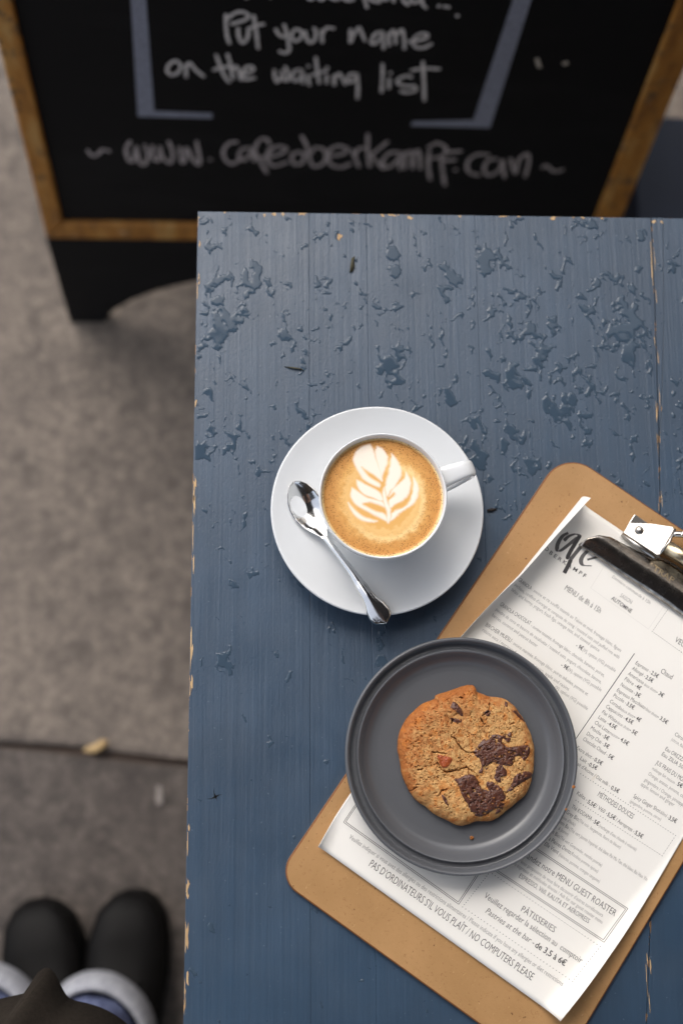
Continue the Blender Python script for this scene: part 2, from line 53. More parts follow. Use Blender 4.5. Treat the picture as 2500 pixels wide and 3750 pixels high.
CHOC=[[[6.8,3.0],[10.9,7.5],[15.0,11.3],[21.0,13.2],[26.2,12.8],[30.3,14.4],[30.8,11.2],[28.7,8.6],[26.2,11.2],[24.8,8.7],[28.6,5.4],[33.9,6.0],[41.2,6.6],[43.1,3.4],[40.2,-1.7],[37.6,-2.3],[37.7,0.2],[33.0,-0.4],[31.5,-4.8],[27.5,-6.1],[22.3,-4.8],[18.4,-3.4],[15.7,-6.6],[13.0,-9.8],[9.7,-9.7],[11.7,-6.6],[10.6,-1.5],[8.0,0.5]],[[-8.2,-15.3],[-4.3,-16.0],[0.4,-13.5],[4.9,-14.1],[8.1,-18.0],[9.9,-21.8],[12.5,-23.1],[15.1,-23.7],[12.6,-19.9],[15.3,-18.0],[20.5,-20.6],[24.2,-25.7],[24.4,-30.8],[21.9,-36.4],[17.9,-37.6],[20.0,-33.9],[16.0,-35.7],[12.0,-38.2],[7.4,-39.1],[3.0,-36.2],[0.5,-31.1],[-2.0,-27.3],[-3.8,-22.9],[-5.0,-19.1]],[[27.9,-23.2],[31.0,-19.4],[33.2,-14.4],[38.5,-11.3],[44.4,-12.0],[45.3,-14.5],[40.3,-17.0],[34.9,-20.1],[30.9,-23.2]],[[19.3,-14.9],[20.9,-8.6],[24.2,-6.7],[27.3,-11.8],[24.5,-16.2],[21.2,-17.5]],[[-9.5,32.8],[-7.8,36.7],[-4.8,34.7],[-2.3,30.8],[-2.4,27.5],[-6.3,30.8]],[[-10.4,25.7],[-7.1,25.6],[-3.1,25.0],[-3.8,23.0],[-8.4,23.7]],[[12.9,29.4],[16.3,31.3],[17.5,29.4],[15.5,27.4]],[[-17.6,-25.9],[-15.0,-27.8],[-13.5,-32.9],[-15.1,-31.6],[-17.0,-28.4]],[[29.1,37.1],[30.4,35.8],[29.6,33.5],[28.4,35.1]],[[34.1,29.9],[36.8,30.5],[42.6,24.0],[39.3,25.3]]]
NUT=[[-20.2,1.3],[-15.6,0.0],[-11.1,-0.6],[-10.5,-3.2],[-13.2,-7.0],[-17.1,-7.6],[-19.0,-3.1]]
TILE=[[-19.9,1.0],[-10.3,4.8],[-4.4,1.9],[-5.0,-7.7],[-14.2,-9.8],[-17.1,-7.0]]
CRACK=[[[-20.3,-4.4],[-17.2,-8.9],[-14.6,-10.8],[-8.0,-9.9],[-0.1,-7.7],[4.4,-10.3]],[[-10.0,13.4],[-7.5,11.5],[-3.7,5.7],[0.2,2.5],[6.8,2.1]],[[-38.4,-23.5],[-34.4,-20.4]],[[-19.5,-25.9],[-16.9,-22.8],[-13.6,-22.2]],[[17.7,35.2],[16.9,31.3],[12.2,27.5]],[[10.5,25.5],[13.3,21.6]],[[31.8,21.2],[34.2,22.1]],[[-23.4,2.6],[-19.5,2.6],[-14.3,1.9]],[[-33.5,-9.4],[-30.2,-8.1]],[[-2.7,40.2],[-1.4,39.5]],[[-9.8,22.4],[-8.4,25.0]]]
WATER=[[5.3,-12.3,7.8,8.2,0.6],[8.8,-26.6,3.7,9.9,0.8],[42.3,-54.5,10.8,9.9,1],[16.0,-61.9,9.3,16.5,0.7],[16.4,-96.7,10.8,19.8,1],[31.0,-82.6,7.8,13.2,0.5],[13.8,-141.2,6.2,9.9,0.5],[7.9,-178.1,9.3,13.2,0.8],[25.7,-188.0,7.8,11.6,0.9],[67.3,-98.9,4.7,5.0,0.9],[105.2,-106.2,18.6,9.9,0.35],[151.0,-30.0,4.7,8.2,0.9],[150.7,-47.8,3.7,5.0,0.8],[141.8,-88.5,12.4,19.8,0.6],[144.6,-119.6,15.5,19.8,0.7],[192.6,-56.2,9.3,16.5,0.5],[226.9,-37.9,12.4,13.2,0.75],[229.4,-66.4,24.8,23.1,0.5],[248.7,-90.9,31.0,29.7,0.6],[280.7,-51.6,15.5,13.2,0.4],[310.3,-72.6,18.6,19.8,0.7],[329.8,-90.1,9.3,29.7,1],[290.3,-135.7,18.6,19.8,0.75],[311.3,-118.2,15.5,13.2,0.6],[263.3,-142.8,24.8,19.8,0.55],[234.0,-125.8,27.9,19.8,0.55],[235.5,-177.0,24.8,19.8,0.5],[282.4,-163.2,18.6,13.2,0.6],[363.1,-47.0,9.3,13.2,0.5],[200.6,-133.0,9.3,9.9,0.6],[187.0,-145.0,12.4,9.9,0.7],[211.8,-197.2,27.9,16.5,0.5],[244.2,-207.1,24.8,19.8,0.5],[329.0,-162.9,6.2,6.6,0.6],[33.1,-285.4,9.3,16.5,0.4],[25.9,-344.8,12.4,8.2,0.5],[69.4,-354.2,4.7,4.0,0.6],[51.2,-429.7,3.1,5.0,0.4],[138.2,-332.8,6.2,13.2,0.7],[139.6,-346.9,4.7,5.0,0.7],[62.6,-164.5,18.6,19.8,0.35],[101.6,-143.9,15.5,13.2,0.35],[12.0,-237.3,12.4,19.8,0.3],[298.3,-176.7,18.6,19.8,0.4]]
CHIPS=[[51.3,-2.7],[58.7,-0.7],[65.4,0.1],[109.1,-19.8],[163.4,-2.8],[142.4,-0.2],[0.2,-5.2],[1.2,-26.7],[0.0,-55.0],[202.6,1.5],[276.2,1.1],[355.4,-3.5],[361.6,-3.4],[314.1,0.2],[-0.2,-214.5],[-0.5,-230.8],[-1.0,-272.6],[-1.1,-338.5],[-0.4,-360.0],[0.2,-458.6],[0.6,-496.2],[0.8,-504.7],[0.9,-530.2],[1.5,-558.2]]

# ------------------------------------------------------------------ helpers
rng = random.Random(7)
coll = scene.collection
def tag(o, label=None, cat=None, group=None, kind=None):
    if label: o['label'] = label
    if cat: o['category'] = cat
    if group: o['group'] = group
    if kind: o['kind'] = kind
    return o
def empty(name, loc, rz=0.0):
    o = bpy.data.objects.new(name, None); coll.objects.link(o)
    o.location = loc; o.rotation_euler = (0, 0, rz); o.empty_display_size = 0.05
    return o
def mesh_obj(name, verts, faces, mat, parent=None, smooth=True):
    me = bpy.data.meshes.new(name)
    me.from_pydata([tuple(v) for v in verts], [], [tuple(f) for f in faces])
    me.validate(); me.update()
    for m in (mat if isinstance(mat, (list, tuple)) else [mat]): me.materials.append(m)
    if smooth: me.polygons.foreach_set('use_smooth', [True] * len(me.polygons))
    o = bpy.data.objects.new(name, me); coll.objects.link(o)
    if parent: o.parent = parent
    return o
def bm_obj(name, bm, mat, parent=None, smooth=False):
    me = bpy.data.meshes.new(name); bmesh.ops.recalc_face_normals(bm, faces=bm.faces)
    bm.to_mesh(me); bm.free()
    for m in (mat if isinstance(mat, (list, tuple)) else [mat]): me.materials.append(m)
    if smooth: me.polygons.foreach_set('use_smooth', [True] * len(me.polygons))
    o = bpy.data.objects.new(name, me); coll.objects.link(o)
    if parent: o.parent = parent
    return o
def prism(name, pts, z0, z1, mat, parent=None, bevel=0.0, segs=2, all_edges=False, smooth=False, mi=0):
    """A plan outline extruded from z0 to z1, its top edges rounded over."""
    bm = bmesh.new()
    f = bm.faces.new([bm.verts.new((p[0], p[1], z0)) for p in pts])
    ex = bmesh.ops.extrude_face_region(bm, geom=[f])
    vs = [g for g in ex['geom'] if isinstance(g, bmesh.types.BMVert)]
    for v in vs: v.co.z = z1
    if bevel:
        es = [e for e in bm.edges if all_edges or (abs(e.verts[0].co.z - z1) < 1e-7 and abs(e.verts[1].co.z - z1) < 1e-7)]
        bmesh.ops.bevel(bm, geom=es, offset=bevel, segments=segs, profile=0.5, affect='EDGES', material=mi if mi else -1)
    return bm_obj(name, bm, mat, parent, smooth)
def box(name, c, s, mat, parent=None, bevel=0.0, rot=None):
    bm = bmesh.new(); bmesh.ops.create_cube(bm, size=1.0)
    for v in bm.verts: v.co = Vector((v.co.x * s[0], v.co.y * s[1], v.co.z * s[2]))
    if bevel: bmesh.ops.bevel(bm, geom=list(bm.edges), offset=bevel, segments=2, profile=0.5, affect='EDGES')
    if rot is not None: bmesh.ops.transform(bm, matrix=rot, verts=bm.verts)
    for v in bm.verts: v.co += Vector(c)
    return bm_obj(name, bm, mat, parent)
def lathe(name, prof, mat, parent=None, n=128, closed=True):
    v, f = [], []
    m = len(prof)
    for i in range(n):
        a = 2 * math.pi * i / n
        for r, z in prof: v.append((r * math.cos(a), r * math.sin(a), z))
    for i in range(n):
        j = (i + 1) % n
        for k in range(m - 1): f.append((i * m + k, j * m + k, j * m + k + 1, i * m + k + 1))
    o = mesh_obj(name, v, f, mat, parent)
    bm = bmesh.new(); bm.from_mesh(o.data); bmesh.ops.remove_doubles(bm, verts=bm.verts, dist=1e-7)
    bmesh.ops.recalc_face_normals(bm, faces=bm.faces); bm.to_mesh(o.data); bm.free()
    return o
def smooth_profile(pts, n=6):
    """Catmull-Rom through the points."""
    p = [np.array(q, float) for q in pts]; p = [2 * p[0] - p[1]] + p + [2 * p[-1] - p[-2]]
    out = []
    for i in range(1, len(p) - 2):
        for k in range(n):
            t = k / n
            out.append(0.5 * ((2 * p[i]) + (-p[i - 1] + p[i + 1]) * t + (2 * p[i - 1] - 5 * p[i] + 4 * p[i + 1] - p[i + 2]) * t * t + (-p[i - 1] + 3 * p[i] - 3 * p[i + 1] + p[i + 2]) * t ** 3))
    out.append(p[-2]); return out
def loft(name, rings, mat, parent=None, cap=True, closed=True, smooth=True):
    v, f = [], []; n = len(rings[0])
    for r in rings: v += [tuple(q) for q in r]
    for i in range(len(rings) - 1):
        for k in range(n if closed else n - 1):
            k2 = (k + 1) % n
            f.append((i * n + k, i * n + k2, (i + 1) * n + k2, (i + 1) * n + k))
    if cap:
        f.append(tuple(range(n))[::-1]); f.append(tuple((len(rings) - 1) * n + k for k in range(n)))
    o = mesh_obj(name, v, f, mat, parent, smooth)
    bm = bmesh.new(); bm.from_mesh(o.data); bmesh.ops.recalc_face_normals(bm, faces=bm.faces); bm.to_mesh(o.data); bm.free()
    return o
def tube(name, path, rad, mat, parent=None, n=12):
    P = [Vector(p) for p in path]; rings = []
    for i, p in enumerate(P):
        t = (P[min(i + 1, len(P) - 1)] - P[max(i - 1, 0)]).normalized()
        a = Vector((0, 0, 1)) if abs(t.z) < 0.9 else Vector((1, 0, 0))
        s = t.cross(a).normalized(); q = s.cross(t)
        r = rad[i] if isinstance(rad, (list, tuple)) else rad
        rings.append([p + (s * math.cos(2 * math.pi * k / n) + q * math.sin(2 * math.pi * k / n)) * r for k in range(n)])
    return loft(name, rings, mat, parent)
# --- numpy noise
_rs = np.random.RandomState(11); _tab = _rs.rand(256, 256)
def vnoise(x, y):
    xi = np.floor(x).astype(int); yi = np.floor(y).astype(int); fx = x - xi; fy = y - yi
    fx = fx * fx * (3 - 2 * fx); fy = fy * fy * (3 - 2 * fy)
    a = _tab[xi & 255, yi & 255]; b = _tab[(xi + 1) & 255, yi & 255]; c = _tab[xi & 255, (yi + 1) & 255]; d = _tab[(xi + 1) & 255, (yi + 1) & 255]
    return (a * (1 - fx) + b * fx) * (1 - fy) + (c * (1 - fx) + d * fx) * fy
def fbm(x, y, o=4):
    s = 0; a = 0.5; t = 0
    for i in range(o): s = s + a * vnoise(x * 2 ** i + 17.3 * i, y * 2 ** i + 5.1 * i); t += a; a *= 0.5
    return s / t
def poly_sdf(x, y, poly):
    """Signed distance (positive inside) of points to a closed polygon."""
    P = np.asarray(poly, float); d = np.full(x.shape, 1e9); ins = np.zeros(x.shape, bool)
    for i in range(len(P)):
        ax, ay = P[i]; bx, by = P[(i + 1) % len(P)]
        ex, ey = bx - ax, by - ay; L = ex * ex + ey * ey + 1e-12
        t = np.clip(((x - ax) * ex + (y - ay) * ey) / L, 0, 1)
        d = np.minimum(d, np.hypot(x - ax - t * ex, y - ay - t * ey))
        cr = ((ay > y) != (by > y)) & (x < (bx - ax) * (y - ay) / (by - ay + 1e-12) + ax)
        ins ^= cr
    return np.where(ins, d, -d)
def line_dist(x, y, pts):
    d = np.full(x.shape, 1e9)
    for (ax, ay), (bx, by) in zip(pts[:-1], pts[1:]):
        ex, ey = bx - ax, by - ay; L = ex * ex + ey * ey + 1e-12
        t = np.clip(((x - ax) * ex + (y - ay) * ey) / L, 0, 1)
        d = np.minimum(d, np.hypot(x - ax - t * ex, y - ay - t * ey))
    return d
def sstep(a, b, x):
    t = np.clip((x - a) / (b - a), 0, 1); return t * t * (3 - 2 * t)
def srgb(r, g, b):
    return tuple(((c / 255) / 12.92 if c / 255 <= 0.04045 else ((c / 255 + 0.055) / 1.055) ** 2.4) for c in (r, g, b))
def set_color(o, cols):
    at = o.data.color_attributes.new('tint', 'FLOAT_COLOR', 'POINT')
    a = np.ones((len(cols), 4)); a[:, :3] = cols; at.data.foreach_set('color', a.ravel())

# ------------------------------------------------------------------ materials
class NB:
    def __init__(self, name):
        self.m = bpy.data.materials.new(name); self.m.use_nodes = True
        self.t = self.m.node_tree; self.n = self.t.nodes; self.l = self.t.links
        self.b = self.n['Principled BSDF']
    def new(self, typ, **kw):
        n = self.n.new(typ)
        for k, v in kw.items():
            if k in ('operation', 'blend_type', 'data_type', 'feature', 'attribute_name', 'clamp', 'noise_dimensions', 'distance', 'use_clamp', 'noise_type', 'invert'): setattr(n, k, v)
            else: n.inputs[k.replace('_', ' ')].default_value = v
        return n
    def link(self, a, b): self.l.new(a, b)
    def coords(self, scale=(1, 1, 1), rot=(0, 0, 0), kind='Object', loc=(0, 0, 0)):
        c = self.n.new('ShaderNodeTexCoord') if kind != 'World' else self.n.new('ShaderNodeNewGeometry')
        m = self.n.new('ShaderNodeMapping'); m.inputs['Scale'].default_value = scale; m.inputs['Rotation'].default_value = rot; m.inputs['Location'].default_value = loc
        self.link(c.outputs['Position' if kind == 'World' else kind], m.inputs['Vector']); return m.outputs[0]
    def noise(self, vec, scale, detail=4, rough=0.55, dist=0.0):
        n = self.new('ShaderNodeTexNoise', Scale=scale, Detail=detail, Roughness=rough, Distortion=dist); self.link(vec, n.inputs['Vector']); return n.outputs['Fac']
    def ramp(self, fac, stops, interp='LINEAR'):
        r = self.n.new('ShaderNodeValToRGB'); e = r.color_ramp.elements; r.color_ramp.interpolation = interp
        while len(e) < len(stops): e.new(0.5)
        for el, (p, c) in zip(e, stops):
            el.position = p; el.color = (c[0], c[1], c[2], 1) if isinstance(c, (tuple, list)) else (c, c, c, 1)
        self.link(fac, r.inputs[0]); return r.outputs[0]
    def mix(self, fac, a, b, mode='MIX'):
        m = self.n.new('ShaderNodeMix'); m.data_type = 'RGBA'; m.blend_type = mode
        for s, v in ((m.inputs[0], fac), (m.inputs[6], a), (m.inputs[7], b)):
            if isinstance(v, bpy.types.NodeSocket): self.link(v, s)
            elif isinstance(v, (tuple, list)): s.default_value = (v[0], v[1], v[2], 1)
            else: s.default_value = v
        return m.outputs[2]
    def math(self, op, a, b=0.0):
        m = self.n.new('ShaderNodeMath'); m.operation = op
        for s, v in zip(m.inputs, (a, b)):
            if isinstance(v, bpy.types.NodeSocket): self.link(v, s)
            else: s.default_value = v
        return m.outputs[0]
    def bump(self, h, strength, dist=0.001, prev=None):
        b = self.n.new('ShaderNodeBump'); b.inputs['Strength'].default_value = strength; b.inputs['Distance'].default_value = dist
        self.link(h, b.inputs['Height'])
        if prev is not None: self.link(prev, b.inputs['Normal'])
        return b.outputs[0]
    def done(self, color=None, rough=None, normal=None, metal=None, spec=None, **kw):
        for nm, v in (('Base Color', color), ('Roughness', rough), ('Normal', normal), ('Metallic', metal), ('Specular IOR Level', spec)):
            if v is None: continue
            s = self.b.inputs[nm]
            if isinstance(v, bpy.types.NodeSocket): self.link(v, s)
            elif isinstance(v, (tuple, list)): s.default_value = (v[0], v[1], v[2], 1)
            else: s.default_value = v
        for k, v in kw.items(): self.b.inputs[k.replace('_', ' ')].default_value = v
        return self.m
def plain(name, col, rough=0.6, var=0.12, scale=40, bump=0.0, metal=0.0, spec=0.5, **kw):
    b = NB(name); v = b.coords(kind='World'); n = b.noise(v, scale, 5)
    c = b.mix(n, tuple(x * (1 - var) for x in col), tuple(min(1, x * (1 + var)) for x in col))
    nm = b.bump(b.noise(v, scale * 6, 4), bump, 0.002) if bump else None
    return b.done(c, rough, nm, metal, spec, **kw)

NAVY = (0.026, 0.056, 0.099)
def paint_material(name, worn=False):
    b = NB(name)
    g = b.coords((330, 7.0, 330), kind='World')          # stretched along the boards: brushed-out wood grain
    g2 = b.coords((90, 3.0, 90), kind='World')
    iso = b.coords((1, 1, 1), kind='World')
    grain = b.noise(g, 1.0, 3, 0.6, 0.35); broad = b.noise(g2, 1.0, 3, 0.6, 0.5)
    peel = b.noise(iso, 650, 2, 0.5)
    blot = b.noise(iso, 14, 4, 0.6)
    c = b.mix(b.ramp(blot, [(0.3, 0), (0.7, 1)]), tuple(x * 0.88 for x in NAVY), tuple(x * 1.14 for x in NAVY))
    c = b.mix(b.ramp(grain, [(0.35, 0.25), (0.6, 0.0)]), c, tuple(x * 0.7 for x in NAVY))
    speck = b.ramp(b.noise(iso, 420, 1, 0.5), [(0.74, 0), (0.78, 1)])
    c = b.mix(b.math('MULTIPLY', speck, 0.22), c, (0.30, 0.36, 0.42))
    if worn:
        chips = b.ramp(b.noise(b.coords((60, 60, 60), kind='World'), 1.0, 5, 0.65), [(0.56, 0), (0.585, 1)])
        wood = b.mix(b.noise(g, 1.0, 2), srgb(196, 150, 96), srgb(150, 106, 62))
        c = b.mix(chips, c, wood)
    rg = b.ramp(b.noise(iso, 30, 4), [(0.3, 0.40), (0.7, 0.52)])
    h = b.math('ADD', b.math('MULTIPLY', grain, 0.75), b.math('MULTIPLY', broad, 0.9))
    h = b.math('ADD', h, b.math('MULTIPLY', peel, 0.35))
    return b.done(c, rg, b.bump(h, 0.55, 0.0007), spec=0.8)
M_PAINT = paint_material('navy_paint'); M_WORN = paint_material('navy_paint_worn_edge', True)
def wood_raw():
    b = NB('bare_wood'); g = b.coords((300, 12, 300), kind='World')
    c = b.ramp(b.noise(g, 1, 4), [(0.3, srgb(170, 136, 96)), (0.7, srgb(212, 182, 138))]); return b.done(c, 0.75)
M_BARE = wood_raw()
def pavement_mat(name, a, d, sc=1.0):
    b = NB(name); w = b.coords(kind='World')
    n1 = b.noise(w, 9 * sc, 6, 0.65); n2 = b.noise(w, 70, 5, 0.7); n3 = b.noise(w, 900, 2, 0.5)
    c = b.mix(b.ramp(n1, [(0.32, 0), (0.68, 1)]), d, a)
    n4 = b.noise(w, 26, 5, 0.6); c = b.mix(b.ramp(n4, [(0.36, 0.75), (0.50, 0)]), c, tuple(x * 0.6 for x in d))
    c = b.mix(b.ramp(n2, [(0.38, 0.55), (0.56, 0)]), c, tuple(x * 0.55 for x in d))
    c = b.mix(b.ramp(n2, [(0.58, 0), (0.68, 0.5)]), c, tuple(min(1, x * 1.55) for x in a))
    c = b.mix(b.ramp(b.noise(w, 240, 3, 0.6), [(0.33, 0.6), (0.45, 0)]), c, tuple(x * 0.45 for x in d))
    c = b.mix(b.ramp(n3, [(0.3, 0.35), (0.7, 0)]), c, tuple(x * 0.5 for x in d))
    return b.done(c, 0.8, b.bump(b.math('ADD', n2, b.math('MULTIPLY', n3, 0.5)), 0.6, 0.004))
M_SLAB = pavement_mat('stone_slab', srgb(140, 128, 116), srgb(108, 98, 90))
M_SLAB2 = pavement_mat('stone_slab_dark', srgb(104, 95, 88), srgb(78, 70, 65))
M_JOINT = plain('joint_dirt', srgb(70, 58, 50), 0.95, 0.3, 60)
def blackboard():
    b = NB('blackboard_paint'); w = b.coords(kind='World'); n = b.noise(w, 12, 4); sm = b.noise(b.coords((5, 5, 16), kind='World'), 1.0, 5, 0.65, 0.8); g = b.noise(w, 500, 3, 0.7)
    c = b.mix(n, (0.0032, 0.0028, 0.0028), (0.0052, 0.0046, 0.0046))
    c = b.mix(b.math('MULTIPLY', b.ramp(sm, [(0.52, 0), (0.75, 0.5)]), g), c, (0.022, 0.020, 0.020))      # wiped chalk dust
    return b.done(c, 0.7, spec=0.25)
M_BLACK = blackboard()
def frame_mat():
    b = NB('ochre_wood'); w = b.coords((40, 40, 7), kind='World'); n = b.noise(w, 1, 5, 0.65); k = b.noise(b.coords(kind='World'), 55, 5, 0.7)
    c = b.ramp(n, [(0.3, srgb(120, 72, 24)), (0.52, srgb(176, 118, 46)), (0.72, srgb(196, 154, 90))])
    c = b.mix(b.ramp(k, [(0.54, 0), (0.64, 0.85)]), c, srgb(96, 76, 52))
    c = b.mix(b.ramp(b.noise(b.coords(kind='World', loc=(3, 1, 2)), 38, 5, 0.7), [(0.64, 0), (0.70, 0.7)]), c, srgb(186, 168, 140))
    return b.done(c, 0.55, b.bump(n, 0.4, 0.002))
M_FRAME = frame_mat()
def chalk_mat(name, col, dens):
    b = NB(name); w = b.coords(kind='World'); n = b.noise(w, 260, 4, 0.7)
    c = b.mix(b.ramp(n, [(0.34, 0), (0.60, 1)]), tuple(x * dens for x in col), col); return b.done(c, 0.95, spec=0.1)
M_CHALK = chalk_mat('chalk', srgb(240, 232, 226), 0.62); M_CHALK3 = chalk_mat('shaded_chalk', srgb(196, 184, 180), 0.45); M_CHALK2 = chalk_mat('chalk_marker', srgb(150, 152, 164), 0.7)  # address line's chalk is dimmer: the table's shade put into its colour
M_CHINA = NB('white_china').done((0.715, 0.735, 0.75), 0.09, spec=0.5, Coat_Weight=0.0)
M_STEEL = NB('polished_steel').done((0.80, 0.79, 0.77), 0.15, metal=1.0)
def nickel():
    b = NB('tarnished_nickel'); w = b.coords(kind='World'); n = b.noise(w, 160, 5, 0.7)
    return b.done(b.ramp(n, [(0.35, (0.20, 0.185, 0.17)), (0.65, (0.50, 0.46, 0.41))]), b.ramp(n, [(0.3, 0.32), (0.7, 0.16)]), metal=1.0)
M_NICKEL = nickel()
M_CHROME = plain('bright_nickel', (0.50, 0.48, 0.45), 0.30, 0.06, 120, metal=1.0)
M_BRASS = plain('spring_brass', (0.62, 0.52, 0.36), 0.3, 0.15, 160, metal=1.0)
def stoneware():
    b = NB('grey_stoneware'); w = b.coords(kind='Object'); n = b.noise(w, 60, 5); s = b.noise(w, 1400, 2)
    c = b.mix(n, srgb(86, 88, 92), srgb(91, 93, 97)); c = b.mix(b.ramp(s, [(0.70, 0), (0.78, 0.35)]), c, srgb(130, 132, 134))
    return b.done(c, b.ramp(n, [(0.3, 0.29), (0.7, 0.31)]), b.bump(s, 0.06, 0.0004), spec=0.5)
M_PLATE = stoneware()
def hardboard():
    b = NB('hardboard'); w = b.coords(kind='Object'); n = b.noise(w, 16, 5, 0.6); f = b.noise(w, 420, 4, 0.75)
    fib = b.noise(b.coords((500, 130, 500), (0, 0, 0.6)), 1, 3, 0.6, 1.5)
    c = b.ramp(n, [(0.28, srgb(160, 122, 78)), (0.72, srgb(184, 143, 97))])
    c = b.mix(b.ramp(f, [(0.30, 0.55), (0.42, 0)]), c, srgb(128, 84, 44))
    c = b.mix(b.ramp(fib, [(0.66, 0), (0.74, 0.5)]), c, srgb(214, 178, 130))
    c = b.mix(b.ramp(b.noise(w, 260, 2, 0.5), [(0.71, 0), (0.74, 0.8)]), c, srgb(92, 58, 30))
    c = b.mix(b.ramp(b.noise(w, 9, 3), [(0.60, 0), (0.78, 0.35)]), c, srgb(150, 104, 62))
    return b.done(c, 0.5, b.bump(f, 0.25, 0.0006), spec=0.4)
M_BOARD = hardboard(); M_BOARDEDGE = plain('hardboard_edge', srgb(120, 74, 36), 0.7, 0.25, 120)
def paper_mat():
    b = NB('paper'); w = b.coords(kind='Object'); n = b.noise(w, 22, 4); f = b.noise(w, 900, 3)
    c = b.mix(n, (0.81, 0.785, 0.735), (0.86, 0.84, 0.79))
    st = b.ramp(b.noise(w, 38, 3, 0.5), [(0.70, 0), (0.76, 0.5)])
    c = b.mix(st, c, srgb(214, 196, 164))
    return b.done(c, 0.55, b.bump(b.math('ADD', f, b.math('MULTIPLY', b.noise(w, 60, 3), 2.0)), 0.12, 0.0006), spec=0.3)
M_PAPER = paper_mat()
M_INK = [NB('ink_light').done(srgb(150, 148, 146), 0.7), NB('ink').done(srgb(92, 90, 89), 0.7), NB('ink_bold').done(srgb(58, 56, 56), 0.7), NB('ink_faint').done(srgb(206, 204, 200), 0.7)]
def coffee_mat():
    b = NB('crema'); a = b.n.new('ShaderNodeVertexColor'); a.layer_name = 'tint'; w = b.coords(kind='Object')
    r = b.n.new('ShaderNodeVectorMath'); r.operation = 'LENGTH'; b.link(w, r.inputs[0])
    edge = b.ramp(r.outputs['Value'], [(0.024, 0), (0.036, 1)])
    v = b.new('ShaderNodeTexVoronoi', Scale=820.0); b.link(w, v.inputs['Vector'])
    bub = b.ramp(v.outputs['Distance'], [(0.12, 1), (0.42, 0)])
    patch = b.ramp(b.noise(w, 90, 4, 0.6), [(0.30, 0), (0.50, 1)])
    sc_ = b.n.new('ShaderNodeSeparateColor'); b.link(a.outputs['Color'], sc_.inputs[0])
    k = b.math('MULTIPLY', b.math('MULTIPLY', b.math('MULTIPLY', bub, edge), patch), b.ramp(sc_.outputs[2], [(0.30, 1), (0.55, 0)]))
    fine = b.noise(w, 1300, 3, 0.6)
    c = b.mix(b.math('MULTIPLY', k, 0.95), a.outputs['Color'], srgb(128, 78, 34))
    c = b.mix(b.math('MULTIPLY', b.ramp(fine, [(0.55, 0), (0.75, 1)]), b.math('MULTIPLY', edge, 0.35)), c, srgb(236, 190, 130))
    return b.done(c, 0.5, b.bump(b.math('SUBTRACT', b.math('MULTIPLY', fine, 0.3), k), 0.5, 0.0006), spec=0.3)
M_CREMA = coffee_mat()
def dough():
    b = NB('cookie_dough'); a = b.n.new('ShaderNodeVertexColor'); a.layer_name = 'tint'; w = b.coords(kind='Object')
    n = b.noise(w, 620, 5, 0.75); s = b.noise(w, 1300, 3, 0.6); d = b.noise(w, 340, 4, 0.75)
    c = b.mix(b.ramp(n, [(0.30, 0.55), (0.5, 0)]), a.outputs['Color'], srgb(120, 72, 30))
    c = b.mix(b.ramp(n, [(0.55, 0), (0.75, 0.35)]), c, srgb(220, 178, 116))
    c = b.mix(b.ramp(d, [(0.31, 0.85), (0.37, 0)]), c, srgb(84, 50, 26))
    c = b.mix(b.ramp(b.noise(w, 150, 3, 0.6), [(0.60, 0), (0.74, 0.5)]), c, srgb(168, 94, 38))
    return b.done(c, 0.75, b.bump(b.math('ADD', n, b.math('MULTIPLY', s, 0.6)), 0.5, 0.0010), spec=0.25)
M_DOUGH = dough()
def chocolate():
    b = NB('chocolate'); w = b.coords(kind='Object'); n = b.noise(w, 240, 5, 0.6); s = b.noise(w, 900, 3)
    c = b.mix(n, srgb(70, 38, 28), srgb(98, 58, 44))
    c = b.mix(b.ramp(b.noise(w, 420, 4, 0.7), [(0.60, 0), (0.66, 0.85)]), c, srgb(176, 118, 58))
    return b.done(c, b.ramp(n, [(0.35, 0.28), (0.65, 0.5)]), b.bump(b.math('ADD', n, b.math('MULTIPLY', s, 0.3)), 0.6, 0.0012))
M_CHOC = chocolate()
M_NUT = plain('caramel', srgb(156, 74, 34), 0.3, 0.45, 300, 0.3)
M_CRUMB = plain('crumb', srgb(158, 98, 44), 0.8, 0.3, 300, 0.3)
M_LEAF = plain('dry_leaf', srgb(70, 66, 46), 0.7, 0.3, 200); M_YLEAF = plain('yellow_leaf', srgb(164, 138, 96), 0.7, 0.3, 60)
M_LEATHER = plain('black_leather', (0.0045, 0.0042, 0.0042), 0.45, 0.3, 40, 0.2, spec=0.07); M_SOLE = plain('rubber_sole', (0.004, 0.004, 0.004), 0.8, spec=0.1)
def denim(name, a, c2):
    b = NB(name); w = b.coords((1, 1, 0.25), kind='World'); n = b.noise(w, 190, 4, 0.6)
    return b.done(b.ramp(n, [(0.35, a), (0.7, c2)]), 0.9, b.bump(b.noise(b.coords(kind='World'), 900, 2), 0.4, 0.001))
M_DENIM = denim('blue_denim', srgb(34, 42, 86), srgb(128, 140, 176)); M_CUFF = denim('denim_reverse', srgb(136, 138, 146), srgb(168, 170, 177))
def wool():
    b = NB('wool'); w = b.coords(kind='World'); n = b.noise(w, 1100, 4, 0.75); m = b.noise(w, 240, 4)
    c = b.mix(n, srgb(26, 23, 20), srgb(66, 59, 52)); c = b.mix(b.ramp(m, [(0.3, 0.4), (0.6, 0)]), c, srgb(24, 21, 19))
    return b.done(c, 0.95, b.bump(n, 0.6, 0.002), spec=0.1, Sheen_Weight=0.0)
M_WOOL = wool(); M_SKIN = plain('skin', srgb(196, 150, 126), 0.5, 0.05); M_HAIR = plain('brown_hair', srgb(50, 36, 26), 0.5, 0.3, 90)
M_WATER = NB('water_over_paint').done((0.046, 0.072, 0.105), 0.06, IOR=1.33)

